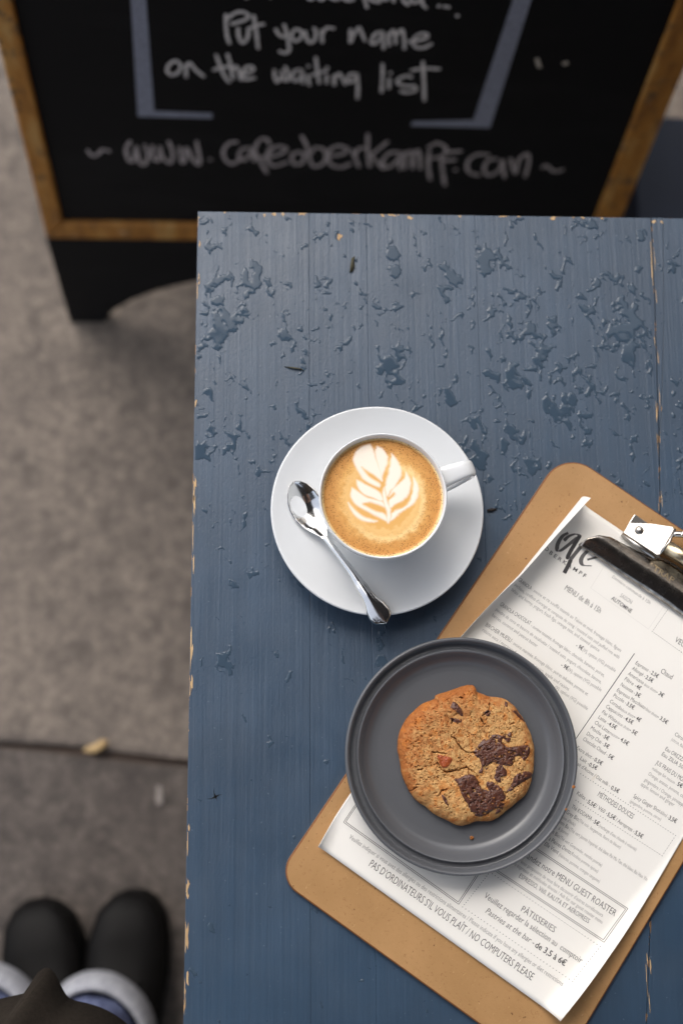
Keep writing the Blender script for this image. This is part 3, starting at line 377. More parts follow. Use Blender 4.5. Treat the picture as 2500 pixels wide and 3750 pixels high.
# ------------------------------------------------------------------ ground: stone slabs over a bed
ZG = -0.012
gr = mesh_obj('ground', [(-60, -60, ZG), (60, -60, ZG), (60, 60, ZG), (-60, 60, ZG)], [(0, 1, 2, 3)], M_JOINT, smooth=False); tag(gr, kind='structure')
def joint_y(x): return -0.4195 - 0.0905 * (x + 0.19) * 1.0
def slab(x0, x1, ya, yb, mat, zt):
    n = 10; g = 0.004
    lo = [(x0 + g + (x1 - x0 - 2 * g) * i / n, ya(x0 + (x1 - x0) * i / n) + g + 0.003 * math.sin(i * 2.1 + x0)) for i in range(n + 1)]
    hi = [(x0 + g + (x1 - x0 - 2 * g) * i / n, yb(x0 + (x1 - x0) * i / n) - g + 0.003 * math.sin(i * 1.7 + x1)) for i in range(n + 1)]
    o = prism('slab', lo + hi[::-1], ZG - 0.05, zt, mat, gr, 0.008, 3); return o
xs = [-4.3, -2.9, -1.42, 0.02, 1.35, 2.9, 4.4]
rows = [(lambda x: joint_y(x) + 2.9, lambda x: joint_y(x) + 5.8), (lambda x: joint_y(x) + 1.45, lambda x: joint_y(x) + 2.9), (joint_y, lambda x: joint_y(x) + 1.45), (lambda x: joint_y(x) - 0.9, joint_y), (lambda x: joint_y(x) - 2.3, lambda x: joint_y(x) - 0.9)]
for ri, (ya, yb) in enumerate(rows):
    sh = (0.55, 0.0, 0.62, 0.45, 0.1)[ri]
    for a, b_ in zip(xs[:-1], xs[1:]): slab(a + sh, b_ + sh, ya, yb, M_SLAB2 if ri == 3 else M_SLAB, 0.0 if ri != 3 else -0.002)
# a strip of tar across the lower slab, a worn white paint fleck
def ribbon(name, pts, wid, z, mat, parent=None, jit=0.0, seed=1):
    rr = random.Random(seed); q = smooth_profile(pts, 6); v, f = [], []
    for i, p in enumerate(q):
        t = np.array(q[min(i + 1, len(q) - 1)]) - np.array(q[max(i - 1, 0)]); t = t / (np.linalg.norm(t) + 1e-9); nn = np.array([-t[1], t[0]])
        w = wid * (0.5 + rr.uniform(-jit, jit)); v += [(*(p + nn * w), z), (*(p - nn * w), z)]
        if i: k = 2 * i; f.append((k - 2, k - 1, k + 1, k))
    return mesh_obj(name, v, f, mat, parent, False)
ribbon('paint_fleck', [(-0.101, -0.462), (-0.100, -0.475), (-0.0995, -0.486)], 0.008, 0.004, plain('white_fleck', srgb(134, 126, 120), 0.8, 0.45, 160), gr, 0.15, 4)
def leaf_scrap(name, outline, loc, rz, mat, label, cat, group=None, lift=0.002):
    v = [(0, 0, lift)] + [(x, y, 0.0004 + lift * abs(math.sin(3 * i))) for i, (x, y) in enumerate(outline)]
    n = len(outline); f = [(0, 1 + i, 1 + (i + 1) % n) for i in range(n)]
    o = mesh_obj(name, v, f, mat); o.location = loc; o.rotation_euler = (0, 0, rz)
    md = o.modifiers.new('t', 'SOLIDIFY'); md.thickness = 0.0004; md.offset = 1
    tag(o, label, cat, group); return o
leaf_scrap('fallen_leaf', [(-0.018, 0.001), (-0.010, 0.005), (0.002, 0.006), (0.010, 0.009), (0.019, 0.005), (0.014, -0.002), (0.005, -0.006), (-0.006, -0.005)], (-0.186, -0.412, 0.001), 0.25, M_YLEAF, 'small yellowed leaf lying in the pavement joint', 'leaf', lift=0.006)

# ------------------------------------------------------------------ blue plank table
ZT = 0.75
table = empty('table', (0.4, -0.7, 0)); tag(table, 'blue painted plank table with chipped edges', 'table')
TO = Vector((-0.4, 0.7, 0))
seam = [(353.8, 0.0), (352.2, -72.1), (348.9, -176.4), (346.4, -233.4), (338.0, -340.0), (321.6, -523.6), (316.0, -577.6), (300.0, -760.0), (276.0, -1000.0), (240.0, -1400.0)]
seam = [(x / 1000, y / 1000) for x, y in seam]
YN = -1.4
planks = []
def plank(pl, dz, bev=0.0003):
    pl = [(x - 0.4, y + 0.7) for x, y in pl]
    o = prism('plank', pl, ZT - 0.028, ZT + dz, [M_PAINT, M_WORN], table, bev, 2, mi=1)
    for p in o.data.polygons:      # only outer edges and the open seam are worn
        x, y = p.center.x + 0.4, p.center.y - 0.7
        sx = np.interp(-y, [-q[1] for q in seam], [q[0] for q in seam])
        if p.material_index == 1 and not (x < 0.003 or y > -0.003 or abs(x - sx) < 0.004): p.material_index = 0
    planks.append(o); return o
g = 0.00002
for a, b_, dz in ((0.0, 0.0855, 0.0), (0.0855, 0.130, -0.00012), (0.130, 0.2145, 0.0)):
    plank([(a + (g if a else 0), YN), (b_ - g, YN), (b_ - g, 0), (a + (g if a else 0), 0)], dz)
plank([(0.2145 + g, 0), (0.2145 + g, YN)] + [(x - 0.0003, y) for x, y in seam[::-1]], -0.0001)
strip_r = [(0.3630, 0.0), (0.3585, -0.08), (0.3527, -0.150), (0.3492, -0.1764)]
plank([(x + 0.0003, y) for x, y in seam[:3]] + strip_r[::-1], 0.0001)
right = [(x + 0.0003, y) for x, y in strip_r[:3]] + [(x + 0.0003, y) for x, y in seam[2:]]
right[2:4] = [(strip_r[2][0] + 0.0003, strip_r[2][1]), (0.3496, -0.1766)]
plank(right + [(0.56, YN), (0.56, 0)], -0.0003)
plank([(0.5602, YN), (0.80, YN), (0.80, 0), (0.5602, 0)], 0.0)
for nm, c_, s_ in (('apron', (0.4, -0.035, 0.67), (0.70, 0.022, 0.10)), ('apron', (0.4, -1.365, 0.67), (0.70, 0.022, 0.10)), ('apron', (0.765, -0.7, 0.67), (0.022, 1.27, 0.10)), ('apron', (0.075, -0.7, 0.67), (0.022, 1.27, 0.10))):
    box(nm, Vector(c_) + TO, s_, M_PAINT, table, 0.002)
for lx in (0.085, 0.745):
    for ly in (-0.06, -1.34): box('leg', Vector((lx, ly, 0.36)) + TO, (0.055, 0.055, 0.72), M_PAINT, table, 0.003)
# bare wood where the paint has flaked off, along the edges
rc = random.Random(21)
def chip(x, y, rx, ry, seed):
    rr = random.Random(seed); n = 11
    pts = []
    for i in range(n):
        a = 2 * math.pi * i / n; k = rr.uniform(0.25, 1.2)
        px, py = x + rx * k * math.cos(a), y + ry * k * math.sin(a)
        pts.append((max(px, 0.0002) - 0.4, min(py, -0.0002) + 0.7))
    zt = ZT + 0.00016
    mesh_obj('paint_chip', [(max(p[0], -0.3997), min(p[1], 0.6997), zt) for p in pts], [tuple(range(n))], M_BARE, table, False)
for i, (x, y) in enumerate(CHIPS):
    x /= 1000; y /= 1000
    if y > -0.012: chip(x, min(y, -0.0012), rc.uniform(0.0010, 0.0028), rc.uniform(0.0010, 0.0024), 50 + i)
    elif x < 0.02: chip(max(x, 0.0008) + 0.0008, y, rc.uniform(0.0006, 0.0012), rc.uniform(0.003, 0.009), 50 + i)
    else: chip(x, y, 0.0022, 0.0030, 50 + i)
for i in range(15):
    if rc.random() < 0.5: chip(0.0006, -rc.uniform(0.0, 0.62), rc.uniform(0.0006, 0.0016), rc.uniform(0.002, 0.009), 200 + i)
    else: chip(rc.uniform(0.0, 0.40), -0.0006, rc.uniform(0.001, 0.005), rc.uniform(0.0006, 0.0020), 300 + i)
for i, (yy, ll) in enumerate(((-0.225, 0.016), (-0.255, 0.012), (-0.33, 0.02), (-0.365, 0.012), (-0.47, 0.008), (-0.53, 0.012), (-0.565, 0.010))): chip(0.0007, yy, 0.0006, ll, 800 + i)
for i, (p, q) in enumerate(zip(seam[:-3], seam[1:-2])):
    for k in range(4):
        t = rc.random(); x = p[0] + (q[0] - p[0]) * t; y = p[1] + (q[1] - p[1]) * t
        chip(x + rc.choice((-0.0012, 0.0013)), min(y, -0.002), rc.uniform(0.0003, 0.0006), rc.uniform(0.003, 0.014), 400 + i * 9 + k)
# knot with a star-shaped check
M_DARK = plain('dark_crack', (0.012, 0.011, 0.010), 0.9)
for k, (a, l) in enumerate(((0.25, 0.0055), (1.75, 0.0060), (3.35, 0.0065), (4.9, 0.0040))):
    x, y = 0.0195 - 0.4, -0.4383 + 0.7
    w = 0.0008
    mesh_obj('knot_check', [(x - w * math.sin(a), y + w * math.cos(a), ZT + 0.0002), (x + w * math.sin(a), y - w * math.cos(a), ZT + 0.0002), (x + l * 0.6 * math.cos(a + 0.2), y + l * 0.6 * math.sin(a + 0.2), ZT + 0.0002), (x + l * math.cos(a), y + l * math.sin(a), ZT + 0.0002)], [(0, 1, 2), (0, 2, 3)], M_DARK, table, False)

# rain water beaded on the paint
def water_film():
    st = 0.0008; nx, ny = 520, 790
    X, Y = np.meshgrid(np.arange(nx) * st + 0.0014, -0.0014 - np.arange(ny) * st, indexing='ij')
    W = np.zeros_like(X)
    for cx, cy, rx, ry, w in WATER:
        d = ((X - cx / 1000) / (rx / 1000)) ** 2 + ((Y - cy / 1000) / (ry / 1000)) ** 2
        W = np.maximum(W, w * np.exp(-d * 0.5))
    W = np.maximum(W, 0.22 * sstep(-0.40, -0.20, Y))
    wx = X + 0.014 * (fbm(X * 110, Y * 110, 3) - 0.5); wy = Y + 0.016 * (fbm(X * 110 + 40, Y * 110 + 9, 3) - 0.5)
    n = 0.52 * vnoise(wx * 190 + 3, wy * 140 + 8) + 0.48 * fbm(wx * 370 + 30, wy * 270 + 50, 3)
    H = n - (0.79 - 0.46 * W)
    h = np.where(H > 0, 0.00034 * np.sqrt(np.clip(H / 0.10, 0, 1)) * (1 + 0.25 * (fbm(X * 60, Y * 60, 2) - 0.5)), 0)
    # drops end at the saucer, the boards of the clipboard and the open seam
    h[np.hypot(X - 0.1338, Y + 0.2377) < 0.048] = 0
    c, s = math.cos(CLIP['th']), math.sin(CLIP['th']); dx, dy = X - CLIP['O'][0], Y - CLIP['O'][1]
    u, v = dx * s - dy * c, dx * c + dy * s
    h[(u > -0.001) & (v > -0.001) & (v < 0.373)] = 0
    sx = np.interp(-Y, [-p[1] for p in seam], [p[0] for p in seam]); h[np.abs(X - sx) < 0.0035] = 0
    h[np.abs(X - sx - 0.009) < 0.002] = 0
    keep = h > 0
    grow = keep.copy()
    for a in (-1, 0, 1):
        for b_ in (-1, 0, 1): grow |= np.roll(np.roll(keep, a, 0), b_, 1)
    hs = h.copy()
    for _ in range(1): hs = (hs * 2 + np.roll(hs, 1, 0) + np.roll(hs, -1, 0) + np.roll(hs, 1, 1) + np.roll(hs, -1, 1)) / 6
    idx = -np.ones(X.shape, int); idx[grow] = np.arange(grow.sum())
    V = np.stack([X[grow] - 0.0, Y[grow], ZT + 0.00003 + np.where(keep[grow], hs[grow], -0.0004)], 1)
    a, b_, c_, d_ = idx[:-1, :-1], idx[1:, :-1], idx[1:, 1:], idx[:-1, 1:]
    ok = (a >= 0) & (b_ >= 0) & (c_ >= 0) & (d_ >= 0) & (keep[:-1, :-1] | keep[1:, :-1] | keep[1:, 1:] | keep[:-1, 1:])
    F = np.stack([a[ok], d_[ok], c_[ok], b_[ok]], 1)
    return V, F
V, F = water_film()
o = mesh_obj('water_drops', V.tolist(), F.tolist(), M_WATER); tag(o, 'beaded rain water lying on the blue table top', 'water', kind='stuff')

leaf_scrap('leaf_scrap', [(-0.002, -0.006), (0.0005, -0.005), (0.002, -0.001), (0.0012, 0.003), (0.0022, 0.007), (-0.0004, 0.005), (-0.0012, 0.0)], (0.1183, -0.0429, ZT), 0.0, M_LEAF, 'dark olive leaf scrap near the far edge of the blue table', 'leaf')
leaf_scrap('leaf_scrap', [(-0.007, 0.0006), (-0.001, 0.0008), (0.006, 0.0002), (0.008, -0.0012), (0.004, -0.0008), (-0.002, -0.0004)], (0.0735, -0.1258, ZT), -0.1, M_LEAF, 'thin stem-like plant scrap on the left of the blue table', 'plant scrap')
leaf_scrap('leaf_scrap', [(-0.003, 0.0008), (0.0005, 0.0014), (0.005, 0.0005), (0.001, -0.0012), (-0.003, -0.0008)], (0.2195, -0.2343, ZT), 0.1, plain('dark_scrap', (0.02, 0.014, 0.012), 0.8), 'tiny dark scrap on the table right of the saucer', 'scrap')

# ------------------------------------------------------------------ sandwich board
LEAN = R(13.2)
board = empty('sandwich_board', (0.125, 0.1915, 0)); tag(board, 'black sandwich board with ochre frame and chalk writing', 'sandwich board')
def bp(x, t, d=0.0):
    """Point of the leaning front panel: x along the board, t up its slope, d out towards the viewer; in the board's own frame."""
    return Vector((x - 0.125, t * math.sin(LEAN) - d * math.cos(LEAN), t * math.cos(LEAN) + d * math.sin(LEAN)))
def bprism(name, pts, d0, d1, mat, bevel=0.0, parent=board):
    bm = bmesh.new()
    f0 = [bm.verts.new(bp(x, t, d0)) for x, t in pts]; f1 = [bm.verts.new(bp(x, t, d1)) for x, t in pts]
    bm.faces.new(f0); top = bm.faces.new(f1[::-1])
    for i in range(len(pts)): bm.faces.new((f0[i], f0[(i + 1) % len(pts)], f1[(i + 1) % len(pts)], f1[i]))
    if bevel: bmesh.ops.bevel(bm, geom=list(top.edges), offset=bevel, segments=2, profile=0.5, affect='EDGES')
    return bm_obj(name, bm, mat, parent)
TT = 1.12
lx0, lx1 = lambda t: -0.2465 + 0.034 * t, lambda t: -0.2135 + 0.034 * (t - 0.23) - 0.0005
rx0, rx1 = lambda t: 0.459, lambda t: 0.4935
bprism('panel', [(-0.236, 0.196), (0.486, 0.196), (0.486, TT - 0.01), (-0.205, TT - 0.01)], -0.010, -0.003, M_BLACK)
bprism('side_rail', [(lx0(0.19), 0.19), (lx1(0.221), 0.221), (lx1(TT), TT), (lx0(TT), TT)], -0.012, 0.0035, M_FRAME, 0.003)
bprism('side_rail', [(rx0(0.2), 0.221), (rx1(0.2), 0.19), (rx1(0.2), TT), (rx0(0.2), TT)], -0.012, 0.0035, M_FRAME, 0.003)
bprism('bottom_rail', [(lx0(0.19) + 0.001, 0.189), (rx1(0) - 0.001, 0.189), (rx0(0), 0.2205), (lx1(0.2205), 0.2205)], -0.012, 0.0030, M_FRAME, 0.003)
bprism('top_rail', [(lx0(TT), TT + 0.001), (rx1(0), TT + 0.001), (rx1(0), TT + 0.038), (lx0(TT), TT + 0.038)], -0.012, 0.0035, M_FRAME, 0.003)
arch = [(0.05 + 0.0, 0.0)]
sk = [(-0.2425, 0.0), (-0.1935, 0.0), (-0.184, 0.020), (-0.176, 0.034), (-0.150, 0.056), (-0.124, 0.0735), (-0.09, 0.090), (-0.0558, 0.1035), (0.0, 0.117), (0.06, 0.124), (0.125, 0.1265)]
sk = sk + [(0.25 - x, t) for x, t in sk[-2::-1]] + [(0.4925, 0.0), (0.4925, 0.1885), (-0.2405, 0.1885)]
bprism('kick_panel', sk, -0.011, 0.004, M_BLACK, 0.001)
# rear leaf of the A-frame
yb = 2 * TT * math.sin(LEAN) + 0.03
bm = bmesh.new()
for s0, s1 in ((-0.2405, 0.4925),):
    q = [(s0 - 0.125, yb, 0.0), (s1 - 0.125, yb, 0.0), (s1 - 0.125, TT * math.sin(LEAN) + 0.022, TT * math.cos(LEAN)), (s0 - 0.125, TT * math.sin(LEAN) + 0.022, TT * math.cos(LEAN))]
    a = [bm.verts.new(p) for p in q]; b2 = [bm.verts.new((p[0], p[1] + 0.012, p[2])) for p in q]
    bm.faces.new(a); bm.faces.new(b2[::-1])
    for i in range(4): bm.faces.new((a[i], a[(i + 1) % 4], b2[(i + 1) % 4], b2[i]))
bm_obj('rear_panel', bm, M_BLACK, board)
for hx in (-0.12, 0.37): tube('hinge', [bp(hx, TT + 0.02, -0.016), bp(hx + 0.07, TT + 0.02, -0.016)], 0.006, M_CHROME, board)
# chalk writing
def chalk(name, strokes, wid, mat, d, seed=0):
    rr = random.Random(seed); v, f = [], []; kk = 0
    for st in strokes:
        q = smooth_profile([(x / 1000, t / 1000) for x, t in st], 6) if len(st) > 2 else [np.array((x / 1000, t / 1000)) for x, t in st]
        if len(st) == 2 and math.dist(st[0], st[1]) < 4:
            c = np.array(st).mean(0) / 1000; r = wid * 0.55; b0 = len(v)
            v += [bp(c[0] + r * math.cos(k * 0.7854), c[1] + r * math.sin(k * 0.7854), d + kk * 2e-5) for k in range(8)]; f.append(tuple(range(b0, b0 + 8))); kk += 1; continue
        if len(st) == 2: q = [q[0] + (q[1] - q[0]) * k / 6 for k in range(7)]
        b0 = len(v); m = len(q)
        for i, p in enumerate(q):
            t = q[min(i + 1, m - 1)] - q[max(i - 1, 0)]; t = t / (np.linalg.norm(t) + 1e-9); nn = np.array([-t[1], t[0]])
            w = wid * 0.5 * (0.85 + 0.25 * rr.random()) * (0.75 if i in (0, m - 1) else 1)
            v += [bp(*(p + nn * w), d + kk * 2e-5), bp(*(p - nn * w), d + kk * 2e-5)]
            if i: k = b0 + 2 * i; f.append((k - 2, k - 1, k + 1, k))
        kk += 1
    return mesh_obj(name, v, f, mat, board, False)
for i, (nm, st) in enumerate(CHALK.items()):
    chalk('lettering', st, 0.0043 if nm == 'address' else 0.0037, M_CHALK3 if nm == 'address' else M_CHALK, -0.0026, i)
def bflat(name, pts, d, mat): return mesh_obj(name, [bp(x, t, d) for x, t in pts], [tuple(range(len(pts)))], mat, board, False)
bflat('chalk_bracket', [(-0.099, 0.4035), (-0.016, 0.4025), (-0.0155, 0.4105), (-0.0800, 0.4125), (-0.0700, 0.60), (-0.066, 0.95), (-0.0805, 0.95), (-0.0845, 0.60)], -0.0025, M_CHALK2)
bflat('chalk_bracket', [(0.2090, 0.3965), (0.3000, 0.3955), (0.3140, 0.60), (0.322, 0.95), (0.303, 0.95), (0.2960, 0.60), (0.2790, 0.4075), (0.2100, 0.4035)], -0.0025, M_CHALK2)
M_FLECK = plain('paint_fleck', srgb(190, 180, 165), 0.8)
bflat('paint_fleck', [(0.331, 0.499), (0.335, 0.500), (0.339, 0.491), (0.341, 0.486), (0.336, 0.487), (0.333, 0.494)], -0.0024, M_FLECK)
bflat('paint_fleck', [(0.361, 0.494), (0.366, 0.497), (0.369, 0.493), (0.364, 0.490)], -0.0024, M_FLECK)

# ------------------------------------------------------------------ cafe front on the right, with an unseen canopy added to block overhead sky
M_WALL = plain('painted_render', srgb(196, 188, 176), 0.8, 0.08, 3, 0.1); M_AWN = plain('added_awning_canvas', srgb(66, 70, 82), 0.85, 0.12, 8); M_GLASS = NB('window_glass').done((0.02, 0.022, 0.025), 0.05)
cafe = empty('cafe_front', (1.95, 0, 0)); tag(cafe, 'cream painted cafe front on the right of the terrace', 'building')
box('wall', (0.15, 0.4, 2.3), (0.3, 6.4, 4.6), M_WALL, cafe)
for wy in (-1.2, 0.9, 2.6):
    w_ = box('window', (-0.02, wy, 1.5), (0.06, 1.4, 1.8), M_FRAME, cafe, 0.01); box('pane', (-0.045, wy, 1.5), (0.02, 1.25, 1.65), M_GLASS, w_)
added_awning = empty('added_awning', (1.95, 0, 2.95)); tag(added_awning, 'unseen dark canvas canopy added to block the sky over the table', 'added_awning')
AX, AY0, AY1 = -2.60, -2.3, 0.62  # extents of the unseen canopy, set for what the table top reflects
o = mesh_obj('canopy', [(0, AY0, 0.25), (AX, AY0, -0.35), (AX, AY1, -0.35), (0, AY1, 0.25)], [(0, 1, 2, 3)], M_AWN, added_awning, False); md = o.modifiers.new('t', 'SOLIDIFY'); md.thickness = 0.01
box('valance', (AX - 0.006, (AY0 + AY1) / 2, -0.46), (0.008, AY1 - AY0, 0.20), M_AWN, added_awning)
for sy in (AY0 + 0.1, AY1 - 0.1): tube('arm', [(-0.02, sy, -0.25), (AX + 0.02, sy, -0.38)], 0.018, M_CHROME, added_awning)

# ------------------------------------------------------------------ low blue bench behind the table
M_BENCH = plain('shaded_blue_paint', (0.009, 0.014, 0.027), 0.6, 0.25, 30, 0.1, spec=0.2)  # blue taken darker so the colour carries the shade over the bench
bench = empty('bench', (0.95, 0.05, 0)); tag(bench, 'low shade-darkened blue wooden bench standing beside the sandwich board', 'bench')
for k in range(4):
    box('plank', (0.0, -0.28 + 0.158 * k + 0.079, 0.205), (0.86, 0.152, 0.03), M_BENCH, bench, 0.003)
for sx in (-0.38, 0.38): box('leg', (sx, 0.035, 0.095), (0.05, 0.55, 0.19), M_BENCH, bench, 0.003)

# ------------------------------------------------------------------ saucer, cup, coffee, spoon
CX, CY = 0.1338, -0.2377
saucer = empty('saucer', (CX, CY, ZT)); tag(saucer, 'round white china saucer under the coffee cup', 'saucer')
pr = [(0.0, 0.0045), (0.024, 0.0045), (0.0265, 0.0062), (0.031, 0.0068), (0.045, 0.0090), (0.058, 0.0130), (0.068, 0.0172), (0.0735, 0.0198), (0.0755, 0.0206), (0.0763, 0.0200), (0.0758, 0.0186), (0.068, 0.0138), (0.056, 0.0090), (0.043, 0.0048), (0.0385, 0.0035), (0.0375, 0.0), (0.0350, 0.0), (0.034, 0.0022), (0.0, 0.0022)]
lathe('dish', [tuple(p) for p in smooth_profile(pr, 5)], M_CHINA, saucer, 160)
cup = empty('cup', (CX, CY, ZT + 0.0047)); tag(cup, 'white china cappuccino cup standing on the saucer', 'cup')
po = [(0.0, 0.0), (0.022, 0.0), (0.0235, 0.0008), (0.0245, 0.003), (0.0285, 0.010), (0.0345, 0.021), (0.0392, 0.034), (0.0420, 0.048), (0.0432, 0.058), (0.0436, 0.0625), (0.0432, 0.0640), (0.0424, 0.0640), (0.0417, 0.0622), (0.0408, 0.055), (0.0395, 0.047), (0.036, 0.033), (0.030, 0.019), (0.022, 0.008), (0.0, 0.0055)]
lathe('bowl', [tuple(p) for p in smooth_profile(po, 5)], M_CHINA, cup, 160)
ha = math.atan2(-0.2155 - CY, 0.197 - CX)
path = smooth_profile([(0.0405, 0.0530), (0.047, 0.0552), (0.0550, 0.0560), (0.0625, 0.0550), (0.0658, 0.0500), (0.0648, 0.0415), (0.0585, 0.0320), (0.0500, 0.0245), (0.0400, 0.0200), (0.0345, 0.0195)], 6)
rings = []
for i, p in enumerate(path):
    t = path[min(i + 1, len(path) - 1)] - path[max(i - 1, 0)]; t = t / np.linalg.norm(t); nn = np.array([-t[1], t[0]])
    s = i / (len(path) - 1); w = 0.0068 - 0.0012 * math.sin(math.pi * s) + 0.0015 * (1 - s) ** 4; th = 0.0031 + 0.0014 * (1 - s) ** 6
    ring = []
    for k in range(20):
        a = 2 * math.pi * k / 20; ca, sa = math.cos(a), math.sin(a)
        e = 0.62; cc, ss = math.copysign(abs(ca) ** e, ca), math.copysign(abs(sa) ** e, sa)
        q = p + nn * th * ss; y = w * cc
        ring.append((q[0] * math.cos(ha) - y * math.sin(ha), q[0] * math.sin(ha) + y * math.cos(ha), q[1]))
    rings.append(ring)
loft('handle', rings, M_CHINA, cup)
# coffee with its poured leaf
RC = 0.0414
nr, na = 130, 320
vv, ff = [(0, 0)], []
for i in range(1, nr + 1):
    for k in range(na): a = 2 * math.pi * k / na; vv.append((RC * i / nr * math.cos(a), RC * i / nr * math.sin(a)))
for k in range(na): ff.append((0, 1 + k, 1 + (k + 1) % na))
for i in range(nr - 1):
    for k in range(na): a0 = 1 + i * na; ff.append((a0 + k, a0 + na + k, a0 + na + (k + 1) % na, a0 + (k + 1) % na))
vv = np.array(vv); X, Y = vv[:, 0] * 1000, vv[:, 1] * 1000; rr_ = np.hypot(X, Y)
wob = (fbm(X * 0.35 + 50, Y * 0.35 + 20, 3) - 0.5)
foam = np.zeros(len(X))
for pet in PETAL:
    sp = [tuple(q) for q in smooth_profile(list(pet) + [pet[0]], 3)][:-1]
    foam = np.maximum(foam, sstep(-1.3, 1.1, poly_sdf(X + wob * 1.2, Y - wob * 1.2, sp)))
halo = np.zeros(len(X))
rot = np.hypot((X - 1.0) / 1.0, (Y + 2.0) / 1.0) + wob * 5
halo = np.exp(-((rot - 26.5) / 2.6) ** 2) * 0.8 + np.exp(-((rot - 21.5) / 1.6) ** 2) * 0.35
halo *= sstep(-22, 6, X - Y * 0.35 + 10 * wob) * 0.6 + 0.4
c_mid, c_rim, c_pale, c_white = (np.array(srgb(*c)) for c in ((226, 174, 100), (200, 142, 74), (246, 216, 156), (246, 234, 218)))
edge_t = sstep(24, 38, rr_ + wob * 10)[:, None]
col = c_mid * (1 - edge_t) + c_rim * edge_t
hl = np.clip(halo, 0, 1)[:, None] * (1 - edge_t * 0.6); col = col * (1 - hl) + c_pale * hl
near = np.zeros(len(X))
col = col * (1 - foam[:, None]) + c_white * foam[:, None]
ring_t = sstep(39.6, 40.7, rr_)[:, None]; col = col * (1 - ring_t) + c_pale * 0.92 * ring_t
zz = 0.0006 * sstep(38.5, 40.9, rr_) + 0.00012 * foam
coffee = mesh_obj('coffee', np.column_stack([vv, zz]).tolist(), ff, M_CREMA); coffee.location = (CX, CY, ZT + 0.0047 + 0.0582)
set_color(coffee, col); tag(coffee, 'golden coffee with a white poured leaf in the cup', 'coffee')

# spoon: bowl leans on the saucer, handle over the rim
spoon = empty('spoon', (CX - 0.045, CY - 0.005, ZT)); tag(spoon, 'polished steel teaspoon lying across the saucer', 'spoon')
so = Vector((CX - 0.045, CY - 0.005, ZT))
A0 = np.array([0.0738, -0.2170]); N0 = np.array([0.0950, -0.2560]); T0 = np.array([0.1388, -0.3205])
def axis_pt(s):
    q = [A0, np.array([0.0832, -0.2355]), N0, np.array([0.1145, -0.2830]), np.array([0.1277, -0.3037]), T0]
    ss = [0, 0.0215, 0.0440, 0.0775, 0.1022, 0.1220]
    return np.array([np.interp(s, ss, [a[0] for a in q]), np.interp(s, ss, [a[1] for a in q])])
SL = 0.1215
ws = ([0, 0.002, 0.006, 0.012, 0.018, 0.026, 0.034, 0.040, 0.044, 0.050, 0.065, 0.080, 0.088, 0.0905, 0.096, 0.102, 0.108, 0.1135, 0.1175, 0.1200, 0.1215],
      [0.0006, 0.0046, 0.0082, 0.0112, 0.0124, 0.0120, 0.0092, 0.0052, 0.0026, 0.0021, 0.0022, 0.0027, 0.0035, 0.0041, 0.0042, 0.0052, 0.0074, 0.0082, 0.0072, 0.0038, 0.0006])
zs = ([0, 0.012, 0.030, 0.042, 0.050, 0.070, 0.090, 0.1215], [0.0195, 0.0165, 0.0150, 0.0172, 0.0195, 0.0215, 0.0232, 0.0230])
def spoon_part(name, s0, s1, bowl):
    n, m = 70, 15; top, bot = [], []
    for i in range(n + 1):
        s = s0 + (s1 - s0) * i / n; p = axis_pt(s); t = axis_pt(min(s + 0.004, SL)) - axis_pt(max(s - 0.004, 0)); t /= np.linalg.norm(t); nn = np.array([-t[1], t[0]])
        w = np.interp(s, *ws); z = np.interp(s, *zs); z = (z + np.interp(s - 0.006, *zs) + np.interp(s + 0.006, *zs)) / 3
        dep = 0.0052 * max(0.0, 1 - ((s - 0.021) / 0.0245) ** 2) if s < 0.046 else 0.0
        for k in range(m):
            x = -1 + 2 * k / (m - 1)
            q = p + nn * w * x
            if s < 0.046: zt = z - dep * (1 - x * x) ** 0.9
            else:
                rim = 0.00045 * max(0, 1 - ((abs(x) - 0.78) / 0.14) ** 2) * min(1, max(0, (s - 0.084) / 0.006))
                zt = z + (0.0011 + 0.0012 * min(1, max(0, (s - 0.086) / 0.012))) * (1 - x * x) + rim + 0.20 * w * x * min(1, max(0, (s - 0.05) / 0.03))
            th = 0.0011 if s < 0.04 else 0.0018
            top.append((q[0] - so.x, q[1] - so.y, zt)); bot.append((q[0] - so.x, q[1] - so.y, zt - th * (1 - 0.75 * x * x)))
    v = top + bot; N = (n + 1) * m; f = []
    for i in range(n):
        for k in range(m - 1):
            a = i * m + k; f.append((a, a + 1, a + m + 1, a + m)); f.append((N + a, N + a + m, N + a + m + 1, N + a + 1))
        for k in (0, m - 1):
            a = i * m + k; f.append((a, a + m, N + a + m, N + a) if k == 0 else (a, N + a, N + a + m, a + m))
    for i in (0, n):
        for k in range(m - 1): a = i * m + k; f.append((a, N + a, N + a + 1, a + 1))
    o = mesh_obj(name, v, f, M_STEEL, spoon)
    bm = bmesh.new(); bm.from_mesh(o.data); bmesh.ops.recalc_face_normals(bm, faces=bm.faces); bm.to_mesh(o.data); bm.free()
    return o
spoon_part('bowl', 0.0, 0.0462, True); spoon_part('handle', 0.0460, SL, False)

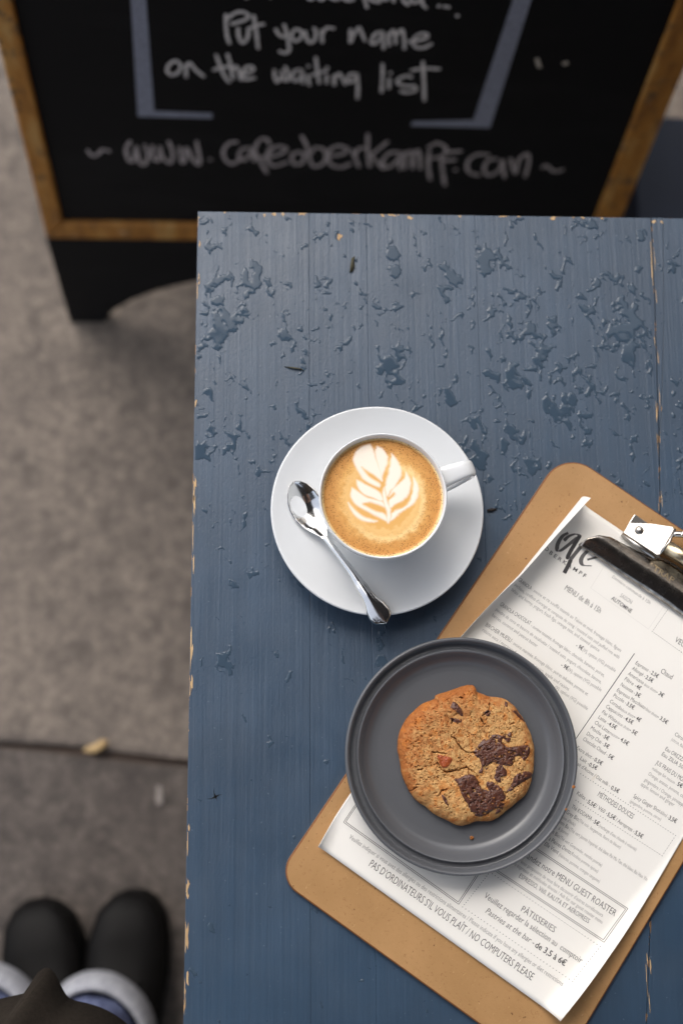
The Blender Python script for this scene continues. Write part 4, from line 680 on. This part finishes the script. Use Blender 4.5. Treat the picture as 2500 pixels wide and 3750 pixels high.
# ------------------------------------------------------------------ clipboard and menu
TH = CLIP['th']; CW, CH = 0.229, 0.3715; CT = 0.0036
clip = empty('clipboard', (CLIP['O'][0], CLIP['O'][1], ZT + 0.0002), TH - math.pi / 2); tag(clip, 'brown hardboard clipboard with a metal clip under the menu', 'clipboard')
def rrect(x0, y0, x1, y1, r, n=10):
    pts = []
    for (sx, sy, a0), q in zip(((1, 1, 0), (0, 1, 90), (0, 0, 180), (1, 0, 270)), r):
        cx, cy, r_ = (x1 - q if sx else x0 + q), (y1 - q if sy else y0 + q), q
        for k in range(n + 1): a = R(a0 + 90 * k / n); pts.append((cx + r_ * math.cos(a), cy + r_ * math.sin(a)))
    return pts
prism('backing_board', rrect(0, 0, CW, CH, (0.024, 0.024, 0.017, 0.017)), 0, CT, [M_BOARD, M_BOARDEDGE], clip, 0.0011, 2, mi=1)
# clip: low-profile jaw, bracket cheeks with rivets, lever loop, spring barrel (mirrored about the board's centre line)
mid = CW / 2
jaw_lo = [(0.0468, 0.3165), (0.0498, 0.3232), (0.0550, 0.3292), (0.0626, 0.3333), (0.0729, 0.3345), (0.0838, 0.3362), (0.0962, 0.3388), (0.1040, 0.3440), (mid, 0.3450)]
jaw = jaw_lo + [(2 * mid - x, y) for x, y in jaw_lo[-2::-1]]
v, f = [], []
NJ = 9
for x, yt in jaw:
    yb_ = 0.3160
    for k in range(NJ):
        s = k / (NJ - 1); y = yb_ + (yt - yb_) * s
        yr = 0.3275
        z = CT + 0.0022 + 0.0050 * max(0, 1 - abs(y - yr) / 0.0125) ** 0.8
        v.append((x, y, z))
nj = len(jaw)
for i in range(nj - 1):
    for k in range(NJ - 1): a = i * NJ + k; f.append((a, a + NJ, a + NJ + 1, a + 1))
o = mesh_obj('jaw', v, f, M_NICKEL, clip, True); md = o.modifiers.new('t', 'SOLIDIFY'); md.thickness = 0.0009; md.offset = 1
for s in (0, 1):
    mx = (lambda x: x) if not s else (lambda x: 2 * mid - x)
    ch_ = [(0.0691, 0.3420), (0.0686, 0.3509), (0.0820, 0.3587), (0.0954, 0.3647), (0.0973, 0.3635), (0.0982, 0.3415), (0.0968, 0.3400)]
    # cheek plate, tilted up towards the middle
    bm = bmesh.new(); lo_, hi_ = [], []
    for x, y in ch_:
        z = CT + 0.0040 + 0.0075 * (x - 0.0686) / 0.03
        lo_.append(bm.verts.new((mx(x), y, z))); hi_.append(bm.verts.new((mx(x), y, z + 0.0011)))
    bm.faces.new(lo_); bm.faces.new(hi_[::-1])
    for i in range(len(ch_)): bm.faces.new((lo_[i], lo_[(i + 1) % len(ch_)], hi_[(i + 1) % len(ch_)], hi_[i]))
    bmesh.ops.bevel(bm, geom=list(bm.edges), offset=0.0003, segments=2, profile=0.5, affect='EDGES')
    ck_ = bm_obj('cheek', bm, M_CHROME, clip)
    tube('cheek_flange', [(mx(0.0690), 0.3412, CT + 0.0025), (mx(0.0830), 0.3400, CT + 0.0052), (mx(0.0970), 0.3385, CT + 0.0090)], [0.0014, 0.0018, 0.0014], M_CHROME, clip)
    tube('cheek_edge', [(mx(0.0978), 0.3412, CT + 0.011), (mx(0.0990), 0.3525, CT + 0.0135), (mx(0.0976), 0.3640, CT + 0.0115)], 0.0010, M_CHROME, clip)
    rv = lathe('rivet', [(0, 0.0018), (0.0010, 0.0018), (0.0013, 0.0012), (0.0020, 0.0014), (0.0026, 0.0010), (0.0031, 0.0), (0.0034, -0.0004)], M_CHROME, clip, 24)
    rv.location = (mx(0.0776), 0.3496, CT + 0.0040 + 0.0075 * 0.3 + 0.0013)
    box('foot_plate', (mx(0.084), 0.3548, CT + 0.0012), (0.030, 0.010, 0.0018), M_CHROME, clip, 0.0004)
lev = smooth_profile([(0.0985, 0.3600, CT + 0.0125), (0.1060, 0.3640, CT + 0.014), (mid, 0.3650, CT + 0.015), (2 * mid - 0.1060, 0.3640, CT + 0.014), (2 * mid - 0.0985, 0.3600, CT + 0.0125)], 6)
tube('lever_rod', lev, 0.0022, M_CHROME, clip)
box('lever', (mid, 0.3720, CT + 0.0165), (0.024, 0.022, 0.0012), M_CHROME, clip, 0.0004)
tube('spring_barrel', [(0.0995, 0.3500, CT + 0.0095), (mid, 0.3503, CT + 0.0100), (2 * mid - 0.0995, 0.3500, CT + 0.0095)], 0.0055, M_BRASS, clip, 16)
# text helper: the built-in face, squeezed to the width of the print
_tc = {}
def text_mesh(s, weight, res=2):
    cu = bpy.data.curves.new('t', 'FONT'); cu.body = s; cu.size = 1.0; cu.resolution_u = res; cu.offset = weight
    ob = bpy.data.objects.new('t', cu); coll.objects.link(ob)
    dg = bpy.context.evaluated_depsgraph_get(); me = ob.evaluated_get(dg).to_mesh()
    v = np.array([tuple(q.co) for q in me.vertices]).reshape(-1, 3); f = [tuple(p.vertices) for p in me.polygons]
    ob.evaluated_get(dg).to_mesh_clear(); bpy.data.objects.remove(ob); bpy.data.curves.remove(cu)
    return v, f
capv, _ = text_mesh('H', 0.0); CAP = capv[:, 1].max()
# menu sheet with curled edges
RL, RR_ = 0.013, 0.013
UL, UR = 0.010, 0.2195; V0, V1 = 0.0338, 0.3440
def phiL(v): return np.interp(v, [0.034, 0.045, 0.060, 0.080, 0.150, 0.180, 0.215, 0.270, 0.344], [0.95, 0.75, 0.35, 0.10, 0.15, 0.6, 1.2, 1.95, 2.45])
def phiR(v): return np.interp(v, [0.034, 0.060, 0.090, 0.113, 0.150, 0.178, 0.25, 0.35], [1.95, 1.65, 1.32, 1.0, 0.55, 0.2, 0.05, 0.0])
def flat_z(u, v):   # slow waves of the lying sheet; held down by plate and jaw
    return CT + 0.0007 + 0.0010 * (0.5 + 0.5 * np.sin(u * 38 + v * 9)) * sstep(0.30, 0.24, v) * 0.6 + 0.0009 * sstep(0.12, 0.03, v)
def curl(u, v):     # plan position, height for arc-length position u on the sheet
    pl, pr_ = phiL(v), phiR(v)
    sl = UL + RL * pl; sr = UR - RR_ * pr_
    z = flat_z(np.clip(u, sl, sr), v)
    if u < sl:
        a = (sl - u) / RL; return sl - RL * math.sin(a), z + RL * (1 - math.cos(a))
    if u > sr:
        a = (u - sr) / RR_; return sr + RR_ * math.sin(a), z + RR_ * (1 - math.cos(a))
    return u, z
def height_at(u, v):  # height of the upper side over plan position u
    sl = UL + RL * phiL(v); sr = UR - RR_ * phiR(v); z = flat_z(np.clip(u, sl, sr), v)
    xl = np.clip((sl - u) / RL, 0, 0.93); xr = np.clip((u - sr) / RR_, 0, 0.93)
    return z + RL * (1 - np.sqrt(1 - xl ** 2)) + RR_ * (1 - np.sqrt(1 - xr ** 2))
menu = empty('menu', (CLIP['O'][0], CLIP['O'][1], ZT + 0.0002), TH - math.pi / 2); tag(menu, 'printed white menu sheet with curled corners held in the clipboard', 'menu')
us = np.concatenate([np.linspace(UL, UL + 0.036, 37), np.linspace(UL + 0.036, UR - 0.030, 50)[1:], np.linspace(UR - 0.030, UR, 31)[1:]]); vs_ = np.linspace(V0, V1, 90)
V, F = [], []
for v_ in vs_:
    for u_ in us:
        x, z = curl(u_, v_); V.append((x, v_, z))
nu = len(us)
for i in range(len(vs_) - 1):
    for k in range(nu - 1): a = i * nu + k; F.append((a, a + 1, a + nu + 1, a + nu))
o = mesh_obj('sheet', V, F, M_PAPER, menu); md = o.modifiers.new('t', 'SOLIDIFY'); md.thickness = 0.00018; md.offset = -1
PZ = 0.00010
def ink_mesh(name, v, f, grey):
    z = height_at(v[:, 0], v[:, 1]) + PZ
    return mesh_obj(name, np.column_stack([v[:, :2], z]).tolist(), f, M_INK[grey], menu, False)
for s, x0, y0, x1, y1, cap, grey, wt, it in TXT:
    v, f = text_mesh(s.strip(), (0.012 if wt else (-0.004 if grey else -0.002)))
    if len(v) == 0: continue
    a, b_ = np.array([x0, y0]) / 1000, np.array([x1, y1]) / 1000
    lead = 0.28 if s.startswith(' ') else 0.0
    d = b_ - a; L = np.linalg.norm(d); e = d / L; n_ = np.array([-e[1], e[0]])
    w = v[:, 0].max() - v[:, 0].min(); X = (v[:, 0] - v[:, 0].min()) / w * L * (0.965 if s.endswith(' ') else 1.0); Yv = v[:, 1] / CAP * cap / 1000
    if it: X = X + Yv * 0.16
    ok = a[None] + X[:, None] * e + Yv[:, None] * n_
    if ok[:, 0].max() > UR + 0.004: pass
    ink_mesh('text_line', ok, f, grey)
def ink_lines(name, segs, w, grey):
    v, f = [], []
    for p, q in segs:
        p, q = np.array(p), np.array(q); L = np.linalg.norm(q - p); e = (q - p) / L; n_ = np.array([-e[1], e[0]]) * w / 2; m = max(2, int(L / 0.004)); b0 = len(v)
        for i in range(m + 1): c = p + (q - p) * i / m; v += [c + n_, c - n_]
        for i in range(m): k = b0 + 2 * i; f.append((k, k + 1, k + 3, k + 2))
    return ink_mesh(name, np.array(v), f, grey)
for w, grey, pts in LIN:
    pts = [np.array(p) / 1000 for p in pts]; ink_lines('rule', list(zip(pts[:-1], pts[1:])), w / 1000, grey)
v, f = [], []
for x, y in DOT:
    b0 = len(v)
    for k in range(8): v.append((x / 1000 + 0.00030 * math.cos(k * 0.7854), y / 1000 + 0.00030 * math.sin(k * 0.7854)))
    f.append(tuple(range(b0, b0 + 8)))
o = ink_mesh('dotted_rule', np.array(v), f, 2); o['kind'] = 'stuff'
for si, st in enumerate(SCRIPT):
    q = smooth_profile([(x / 1000, y / 1000) for x, y in st], 8); v, f = [], []
    for i, p in enumerate(q):
        t = q[min(i + 1, len(q) - 1)] - q[max(i - 1, 0)]; t = t / (np.linalg.norm(t) + 1e-9)
        pen = np.array([0.86, 0.5]); w = 0.0003 + 0.0013 * abs(t[0] * pen[1] - t[1] * pen[0]); n_ = np.array([-t[1], t[0]])
        v += [p + n_ * w, p - n_ * w]
        if i: k = 2 * i; f.append((k - 2, k - 1, k + 1, k))
    o = ink_mesh('logo_stroke', np.array(v), f, 1 if si != 1 else 2); o.location.z = 0.00003 * si
# embossed word on the jaw
v, f = text_mesh('TRAP', 0.02)
w = v[:, 0].max()
q = [(0.1005 + x / w * 0.0175, 0.3305 + y / CAP * 0.0046) for x, y in v[:, :2]]
q = [(x, y, CT + 0.0022 + 0.0050 * max(0, 1 - abs(y - 0.3275) / 0.0125) ** 0.8 + 0.0011) for x, y in q]
mesh_obj('embossed_word', q, f, M_BRASS, clip, False)

# ------------------------------------------------------------------ plate, cookie, crumbs
PX, PY = 0.1895, -0.4105; PZ0 = ZT + 0.0002 + CT + 0.0024
plate = empty('plate', (PX, PY, PZ0)); tag(plate, 'matte dark grey stoneware plate under the cookie', 'plate')
pp = [(0.0, 0.0035), (0.050, 0.0035), (0.0590, 0.0036), (0.0632, 0.0046), (0.0668, 0.0076), (0.0692, 0.0108), (0.0706, 0.0127), (0.0714, 0.0133), (0.0720, 0.0132), (0.0725, 0.0122), (0.0732, 0.0108), (0.0746, 0.0102), (0.0760, 0.0106), (0.0768, 0.0125), (0.0775, 0.0152), (0.0783, 0.0168), (0.0793, 0.0173), (0.0803, 0.0167), (0.0807, 0.0150), (0.0802, 0.0110), (0.0785, 0.0050), (0.0760, 0.0012), (0.0735, 0.0), (0.0700, 0.0), (0.0690, 0.0012), (0.0, 0.0012)]
lathe('dish', [tuple(p) for p in smooth_profile(pp, 5)], M_PLATE, plate, 192)
KX, KY, KZ = 0.1928, -0.4117, PZ0 + 0.0037
cookie = empty('cookie', (KX, KY, KZ)); tag(cookie, 'round chocolate chunk cookie on the grey plate', 'cookie')
OUT = [tuple(q) for q in smooth_profile(list(COOKIE) + [COOKIE[0]], 4)][:-1]
OA = np.array(OUT)
def cookie_h(x, y, d):
    """Top of the dough in mm at plan position (mm); d = distance inside the outline."""
    t = np.clip(d / 15.0, 0, 1); h = 2.2 + 10.0 * np.sqrt(np.clip(1 - (1 - t) ** 2, 0, 1)) * 0.92
    h = h + 2.0 * (fbm(x * 0.075 + 9, y * 0.075 + 3, 3) - 0.5) * sstep(0, 10, d)
    h = h + 1.3 * (fbm(x * 0.25 + 2, y * 0.25 + 31, 4) - 0.5) + 0.22 * (fbm(x * 0.8 * 1.9 + y * 0.6 * 1.9 + 70, y * 0.8 * 1.9 - x * 0.6 * 1.9 + 12, 3) - 0.5)
    h = h - 1.1 * sstep(0.68, 0.76, fbm(x * 0.9 + 33, y * 0.9 + 81, 2)) * sstep(2, 6, d)
    # fissured crust
    r = np.abs(fbm(x * 0.22 + 120, y * 0.22 + 44, 4) - 0.5); h = h - 0.5 * np.exp(-(r / 0.014) ** 2) * sstep(3, 9, d) * sstep(0.45, 0.6, fbm(x * 0.12 + 3, y * 0.12 + 88, 2))
    for i, c in enumerate(CRACK):
        ld = line_dist(x + 1.1 * (vnoise(x * 0.9 + 5, y * 0.9) - 0.5), y + 1.1 * (vnoise(x * 0.9 + 60, y * 0.9 + 9) - 0.5), c); h = h - 3.2 * np.exp(-(ld / 0.42) ** 2)
    td = poly_sdf(x, y, TILE); h = h + 0.9 * sstep(-0.3, 0.5, td)
    for c in CHOC[:4]:
        cd = poly_sdf(x, y, c); h = h - 0.35 * sstep(-0.8, 0.8, cd)
    return h
n_t, n_r = 760, 210
ang = np.linspace(0, 2 * np.pi, n_t, endpoint=False)
# radius of the outline in each direction
oa = np.arctan2(OA[:, 1], OA[:, 0]); orad = np.hypot(OA[:, 0], OA[:, 1]); od = np.argsort(oa)
rad = np.interp(ang, np.concatenate([oa[od] - 2 * np.pi, oa[od], oa[od] + 2 * np.pi]), np.concatenate([orad[od]] * 3))
rad = rad + 0.7 * (fbm(np.cos(ang) * 9 + 20, np.sin(ang) * 9 + 20, 4) - 0.5)
fr = np.concatenate([np.linspace(0.004, 0.86, 150), 0.86 + 0.14 * np.sin(np.linspace(0, np.pi / 2, n_r - 149))[1:]])
XX = (rad[None] * fr[:, None]) * np.cos(ang)[None]; YY = (rad[None] * fr[:, None]) * np.sin(ang)[None]
DD = (rad[None] * (1 - fr[:, None])) * np.ones_like(XX)
HH = cookie_h(XX, YY, DD)
nr_ = len(fr)
V = [tuple(q) for q in np.stack([XX, YY, HH], -1).reshape(-1, 3) / 1000]
for k2, (s, zf) in enumerate(((0.995, 0.55), (0.975, 0.18), (0.955, 0.02))):
    for k in range(n_t): V.append((rad[k] * s * math.cos(ang[k]) / 1000, rad[k] * s * math.sin(ang[k]) / 1000, HH[-1, k] * zf / 1000))
F = []
for i in range(nr_ + 2):
    for k in range(n_t): k2 = (k + 1) % n_t; F.append((i * n_t + k, (i + 1) * n_t + k, (i + 1) * n_t + k2, i * n_t + k2))
F.append(tuple(range(n_t)))
dough_o = mesh_obj('dough', V, F, M_DOUGH, cookie)
tx, ty = XX.ravel(), YY.ravel(); dd = DD.ravel()
bake = sstep(11, 1, dd) * 0.5 + 0.7 * sstep(-12, 44, -tx * 0.75 + ty * 0.75) + 0.5 * (fbm(tx * 0.16 + 7, ty * 0.16 + 7, 4) - 0.5)
bake = np.clip(bake + 1.4 * (fbm(tx * 0.42 + 17, ty * 0.42 + 77, 4) - 0.5), 0, 1)[:, None]
sp_ = sstep(0.60, 0.72, fbm(tx * 0.28 + 91, ty * 0.28 + 55, 3))[:, None]
col = np.array(srgb(204, 160, 104)) * (1 - bake) + np.array(srgb(166, 100, 50)) * bake
col = col * (1 - 0.6 * sp_) + np.array(srgb(190, 116, 50)) * 0.6 * sp_
col = np.vstack([col, np.tile(np.array(srgb(128, 78, 36)), (3 * n_t, 1))]); set_color(dough_o, col)
def chunk(name, poly, mat, raise_, hump, st=0.42):
    P = np.array([tuple(q) for q in smooth_profile(list(poly) + [poly[0]], 3)][:-1])
    gx = np.arange(P[:, 0].min() - 1, P[:, 0].max() + 1, st); gy = np.arange(P[:, 1].min() - 1, P[:, 1].max() + 1, st)
    X, Y = np.meshgrid(gx, gy, indexing='ij')
    wx, wy = X + 1.0 * (fbm(X * 0.7, Y * 0.7, 3) - 0.5), Y + 1.0 * (fbm(X * 0.7 + 40, Y * 0.7, 3) - 0.5)
    s = poly_sdf(wx, wy, P)
    thc = np.arctan2(Y, X); rr2 = np.interp(thc, np.concatenate([oa[od] - 2 * np.pi, oa[od], oa[od] + 2 * np.pi]), np.concatenate([orad[od]] * 3))
    base = cookie_h(X, Y, np.maximum(rr2 - np.hypot(X, Y), 0))
    Z = base + raise_ * np.sqrt(np.clip(s / 1.6, 0, 1)) + hump * (fbm(X * 0.32 + 11, Y * 0.32 + 5, 4) - 0.5) * np.clip(s, 0, 1) - 0.6 * np.clip(-s, 0, 1)
    # crumbs of dough still sitting over the chocolate
    Z = Z - 1.5 * sstep(0.66, 0.72, fbm(X * 0.42 + 61, Y * 0.42 + 35, 3)) * (raise_ > 0.8)
    keep = s > -0.5; idx = -np.ones(X.shape, int); idx[keep] = np.arange(keep.sum())
    a, b_, c_, d_ = idx[:-1, :-1], idx[1:, :-1], idx[1:, 1:], idx[:-1, 1:]; ok = (a >= 0) & (b_ >= 0) & (c_ >= 0) & (d_ >= 0)
    return mesh_obj(name, (np.stack([X[keep], Y[keep], Z[keep]], 1) / 1000).tolist(), np.stack([a[ok], b_[ok], c_[ok], d_[ok]], 1).tolist(), mat, cookie)
def grow(c, k):
    m = np.mean(c, 0); return [tuple(m + (np.array(q) - m) * k) for q in c]
CHOC = [grow(c, 1.12 if i < 4 else 1.15) for i, c in enumerate(CHOC)]
for i, c in enumerate(CHOC): chunk('chocolate_chunk', c, M_CHOC, 1.4 if i < 4 else 0.8, 1.0 if i < 4 else 0.5)
o = chunk('caramel_piece', NUT, M_NUT, 0.7, 0.8); o['label'] = 'glossy red-orange caramel piece'
def crumb(x, y, z, r, label, seed):
    bm = bmesh.new(); bmesh.ops.create_icosphere(bm, subdivisions=2, radius=r); rr = random.Random(seed)
    for vtx in bm.verts: vtx.co *= rr.uniform(0.65, 1.15); vtx.co.z *= 0.7
    o = bm_obj('crumb', bm, M_CRUMB); o.location = (x, y, z + r * 0.6); tag(o, label, 'crumb', 'cookie crumbs')
crumb(0.1965, -0.4670, PZ0 + 0.0036, 0.0015, 'larger brown cookie crumb on the plate just below the cookie', 1)
crumb(0.2145, -0.4715, PZ0 + 0.0037, 0.0009, 'small brown cookie crumb on the plate, lower right of the cookie', 2)
crumb(0.2660, -0.4330, PZ0 + 0.0166, 0.0012, 'upper of two crumbs stuck on the right rim of the grey plate', 3)
crumb(0.2600, -0.4478, PZ0 + 0.0166, 0.0009, 'lower of two crumbs stuck on the right rim of the grey plate', 4)

# ------------------------------------------------------------------ the person holding the camera (shoes, cuffs and coat hem in view)
person = empty('person', (-0.215, -0.77, 0)); tag(person, 'person standing in black shoes, white-cuffed jeans and dark wool coat', 'person')
po_ = Vector((-0.215, -0.77, 0))
def shoe(cx, ty, ang, mir):
    secs = [(0.0, 0.006, 0.016, 0.030), (0.008, 0.024, 0.030, 0.040), (0.025, 0.040, 0.043, 0.050), (0.06, 0.050, 0.050, 0.056), (0.10, 0.051, 0.051, 0.066), (0.14, 0.046, 0.046, 0.085), (0.175, 0.041, 0.041, 0.105), (0.21, 0.038, 0.038, 0.112), (0.245, 0.036, 0.036, 0.112), (0.27, 0.030, 0.030, 0.105), (0.282, 0.012, 0.012, 0.095)]
    rings = []
    for d, wl, wr, h in secs:
        ring = []
        for k in range(18):
            a = 2 * math.pi * k / 18; c, s = math.cos(a), math.sin(a)
            x = (wl if c < 0 else wr) * math.copysign(abs(c) ** 0.7, c) * mir
            z = 0.018 + (h - 0.018) * (0.5 + 0.5 * math.copysign(abs(s) ** 0.8, s))
            y = -d
            ring.append(Vector((cx + x * math.cos(ang) - y * math.sin(ang), ty + x * math.sin(ang) + y * math.cos(ang), z)) - po_)
        rings.append(ring)
    o = loft('shoe', rings, M_LEATHER, person)
    sol = [(rg[k].x, rg[k].y) for rg in rings for k in (9,)] + [(rg[0].x, rg[0].y) for rg in rings[::-1]]
    mx_, my_ = np.mean([q[0] for q in sol]), np.mean([q[1] for q in sol])
    prism('sole', [(mx_ + (q[0] - mx_) * 1.03, my_ + (q[1] - my_) * 1.01) for q in sol], 0.001, 0.026, M_SOLE, o, 0.004)
    for dd_ in (0.105, 0.122, 0.139):   # laces over the tongue
        hz = np.interp(dd_, [q[0] for q in secs], [q[3] for q in secs])
        pts_ = [(-0.026, -0.006), (-0.012, 0.0), (0.012, 0.0), (0.026, -0.006)]
        tube('lace', [Vector((cx + (x_ * math.cos(ang) + dd_ * math.sin(ang)), ty + (x_ * math.sin(ang) - dd_ * math.cos(ang)), hz + 0.0015 + z_)) - po_ for x_, z_ in pts_], 0.0028, M_SOLE, o, 8)
    return o
shoe(-0.131, -0.594, -0.03, 1); shoe(-0.250, -0.603, 0.17, -1)
def ring_loft(name, cx, cy, prof, mat, wav=0.0, nw=7, par=person):
    rings = []
    for (rx, ry, z, ox, oy) in prof:
        rings.append([Vector((cx + ox + rx * math.cos(a) * (1 + wav * math.sin(nw * a + z * 9)), cy + oy + ry * math.sin(a) * (1 + wav * math.sin(nw * a + z * 9)), z)) - po_ for a in [2 * math.pi * k / 48 for k in range(48)]])
    return loft(name, rings, mat, par, cap=False)
for cx, cy in ((-0.158, -0.754), (-0.288, -0.742)):
    ring_loft('trouser_leg', cx, cy, [(0.052, 0.056, 0.105, 0, 0), (0.056, 0.060, 0.16, 0, 0), (0.058, 0.063, 0.30, 0, -0.002), (0.066, 0.070, 0.48, 0.002 if cx < -0.2 else -0.002, 0.0), (0.078, 0.084, 0.68, 0.004 if cx < -0.2 else -0.004, -0.01), (0.090, 0.10, 0.90, 0.006 if cx < -0.2 else -0.006, -0.02)], M_DENIM, 0.02)
    ring_loft('cuff', cx, cy, [(0.060, 0.064, 0.103, 0, 0), (0.070, 0.077, 0.098, 0, 0), (0.073, 0.080, 0.104, 0, 0), (0.070, 0.076, 0.130, 0, 0), (0.066, 0.071, 0.150, 0, 0), (0.062, 0.067, 0.151, 0, 0), (0.060, 0.064, 0.140, 0, 0)], M_CUFF, 0.010, 4)
# coat: open-fronted wool coat hanging forward; one fold of the hem comes to a point
rings = []
for z, rl, rx, ry, cx, cy in ((0.640, 0.285, 0.112, 0.190, -0.128, -0.787), (0.645, 0.291, 0.117, 0.196, -0.128, -0.787), (0.70, 0.288, 0.116, 0.194, -0.130, -0.790), (0.85, 0.270, 0.125, 0.185, -0.150, -0.815), (1.0, 0.235, 0.150, 0.172, -0.175, -0.845), (1.15, 0.195, 0.185, 0.155, -0.190, -0.86), (1.28, 0.20, 0.20, 0.140, -0.195, -0.86), (1.38, 0.19, 0.19, 0.120, -0.190, -0.85), (1.43, 0.12, 0.12, 0.09, -0.185, -0.84), (1.47, 0.07, 0.07, 0.07, -0.18, -0.83)):
    ring = []
    for k in range(360):
        a = 2 * math.pi * k / 360; ca, sa = math.cos(a), math.sin(a); lo = max(0.0, min(1.0, (1.1 - z) / 0.45)); e = 1.0 - 0.36 * lo
        fold = 0.006 * math.sin(11 * a + 1.3) * lo * (sa < 0.2)
        x = cx + ((rx if ca > 0 else rl) + fold * (ca < 0)) * math.copysign(abs(ca) ** e, ca); y = cy + (ry + fold) * math.copysign(abs(sa) ** e, sa)
        pk = max(0.0, (0.95 - z) / 0.30)
        if sa > 0.3: y += 0.022 * pk * math.exp(-abs((x + 0.113) / 0.0125) ** 2.6)
        ring.append(Vector((x, y, z)) - po_)
    rings.append(ring)
loft('coat', rings, M_WOOL, person, cap=False)
# body above the coat: skinned figure (head, neck, arms raised to the camera)
def skinned(name, pts, edges, radii, mat, parent):
    me = bpy.data.meshes.new(name); me.from_pydata([tuple(Vector(p) - po_) for p in pts], edges, []); me.update()
    o = bpy.data.objects.new(name, me); coll.objects.link(o); o.parent = parent; me.materials.append(mat)
    m = o.modifiers.new('skin', 'SKIN'); m.use_smooth_shade = True
    for sv, r in zip(me.skin_vertices[0].data, radii): sv.radius = (r, r)
    me.skin_vertices[0].data[0].use_root = True
    s = o.modifiers.new('sub', 'SUBSURF'); s.levels = 2; s.render_levels = 2
    return o
skinned('head', [(-0.18, -0.84, 1.44), (-0.175, -0.82, 1.50), (-0.165, -0.79, 1.56), (-0.16, -0.775, 1.63), (-0.162, -0.785, 1.70), (-0.158, -0.70, 1.60)], [(0, 1), (1, 2), (2, 3), (3, 4), (2, 5)], [0.055, 0.052, 0.07, 0.085, 0.05, 0.02], M_SKIN, person)
skinned('hair', [(-0.166, -0.83, 1.60), (-0.166, -0.81, 1.70), (-0.166, -0.77, 1.74), (-0.17, -0.87, 1.52)], [(0, 1), (1, 2), (0, 3)], [0.09, 0.082, 0.05, 0.06], M_HAIR, person)
for sx, sh, el, hd in ((-1, (-0.36, -0.85, 1.36), (-0.33, -0.66, 1.20), (-0.02, -0.50, 1.555)), (1, (-0.02, -0.84, 1.36), (0.13, -0.70, 1.22), (0.16, -0.50, 1.56))):
    arm = skinned('sleeve', [sh, tuple((np.array(sh) + np.array(el)) / 2), el, tuple((np.array(el) * 0.4 + np.array(hd) * 0.6))], [(0, 1), (1, 2), (2, 3)], [0.075, 0.062, 0.055, 0.045], M_WOOL, person)
    e = np.array(el); h = np.array(hd); w = e * 0.2 + h * 0.8
    P = [tuple(e * 0.45 + h * 0.55), tuple(w), hd]; Eg = [(0, 1), (1, 2)]; Rd = [0.033, 0.028, 0.030]
    for k in range(4):
        b0 = len(P); q = h + np.array([(k - 1.5) * 0.018, 0.035, 0.012]); P += [tuple(q), tuple(q + np.array([-sx * 0.004, 0.03 - 0.003 * abs(k - 1.5), 0.006])), tuple(q + np.array([-sx * 0.010, 0.045 - 0.004 * abs(k - 1.5), 0.016]))]
        Eg += [(2, b0), (b0, b0 + 1), (b0 + 1, b0 + 2)]; Rd += [0.010, 0.009, 0.008]
    b0 = len(P); P += [tuple(h + np.array([-sx * 0.03, 0.01, 0.015])), tuple(h + np.array([-sx * 0.045, 0.035, 0.025]))]; Eg += [(2, b0), (b0, b0 + 1)]; Rd += [0.011, 0.009]
    skinned('hand', P, Eg, Rd, M_SKIN, person)
for ex in (-0.191, -0.131):
    bm = bmesh.new(); bmesh.ops.create_uvsphere(bm, u_segments=12, v_segments=8, radius=0.010); o = bm_obj('eye', bm, plain('eye_dark', (0.02, 0.015, 0.012), 0.2), person, True); o.location = Vector((ex, -0.703, 1.632)) - po_; o.scale = (1.3, 0.6, 0.7)
for ex in (-0.242, -0.080):
    bm = bmesh.new(); bmesh.ops.create_uvsphere(bm, u_segments=12, v_segments=8, radius=0.026); o = bm_obj('ear', bm, M_SKIN, person, True); o.location = Vector((ex, -0.785, 1.615)) - po_; o.scale = (0.35, 0.7, 1.1)
tube('mouth', smooth_profile([(-0.184 - po_.x, -0.722 - po_.y, 1.565), (-0.161 - po_.x, -0.714 - po_.y, 1.562), (-0.138 - po_.x, -0.722 - po_.y, 1.565)], 4), 0.004, plain('lips', srgb(160, 92, 84), 0.5), person, 8)
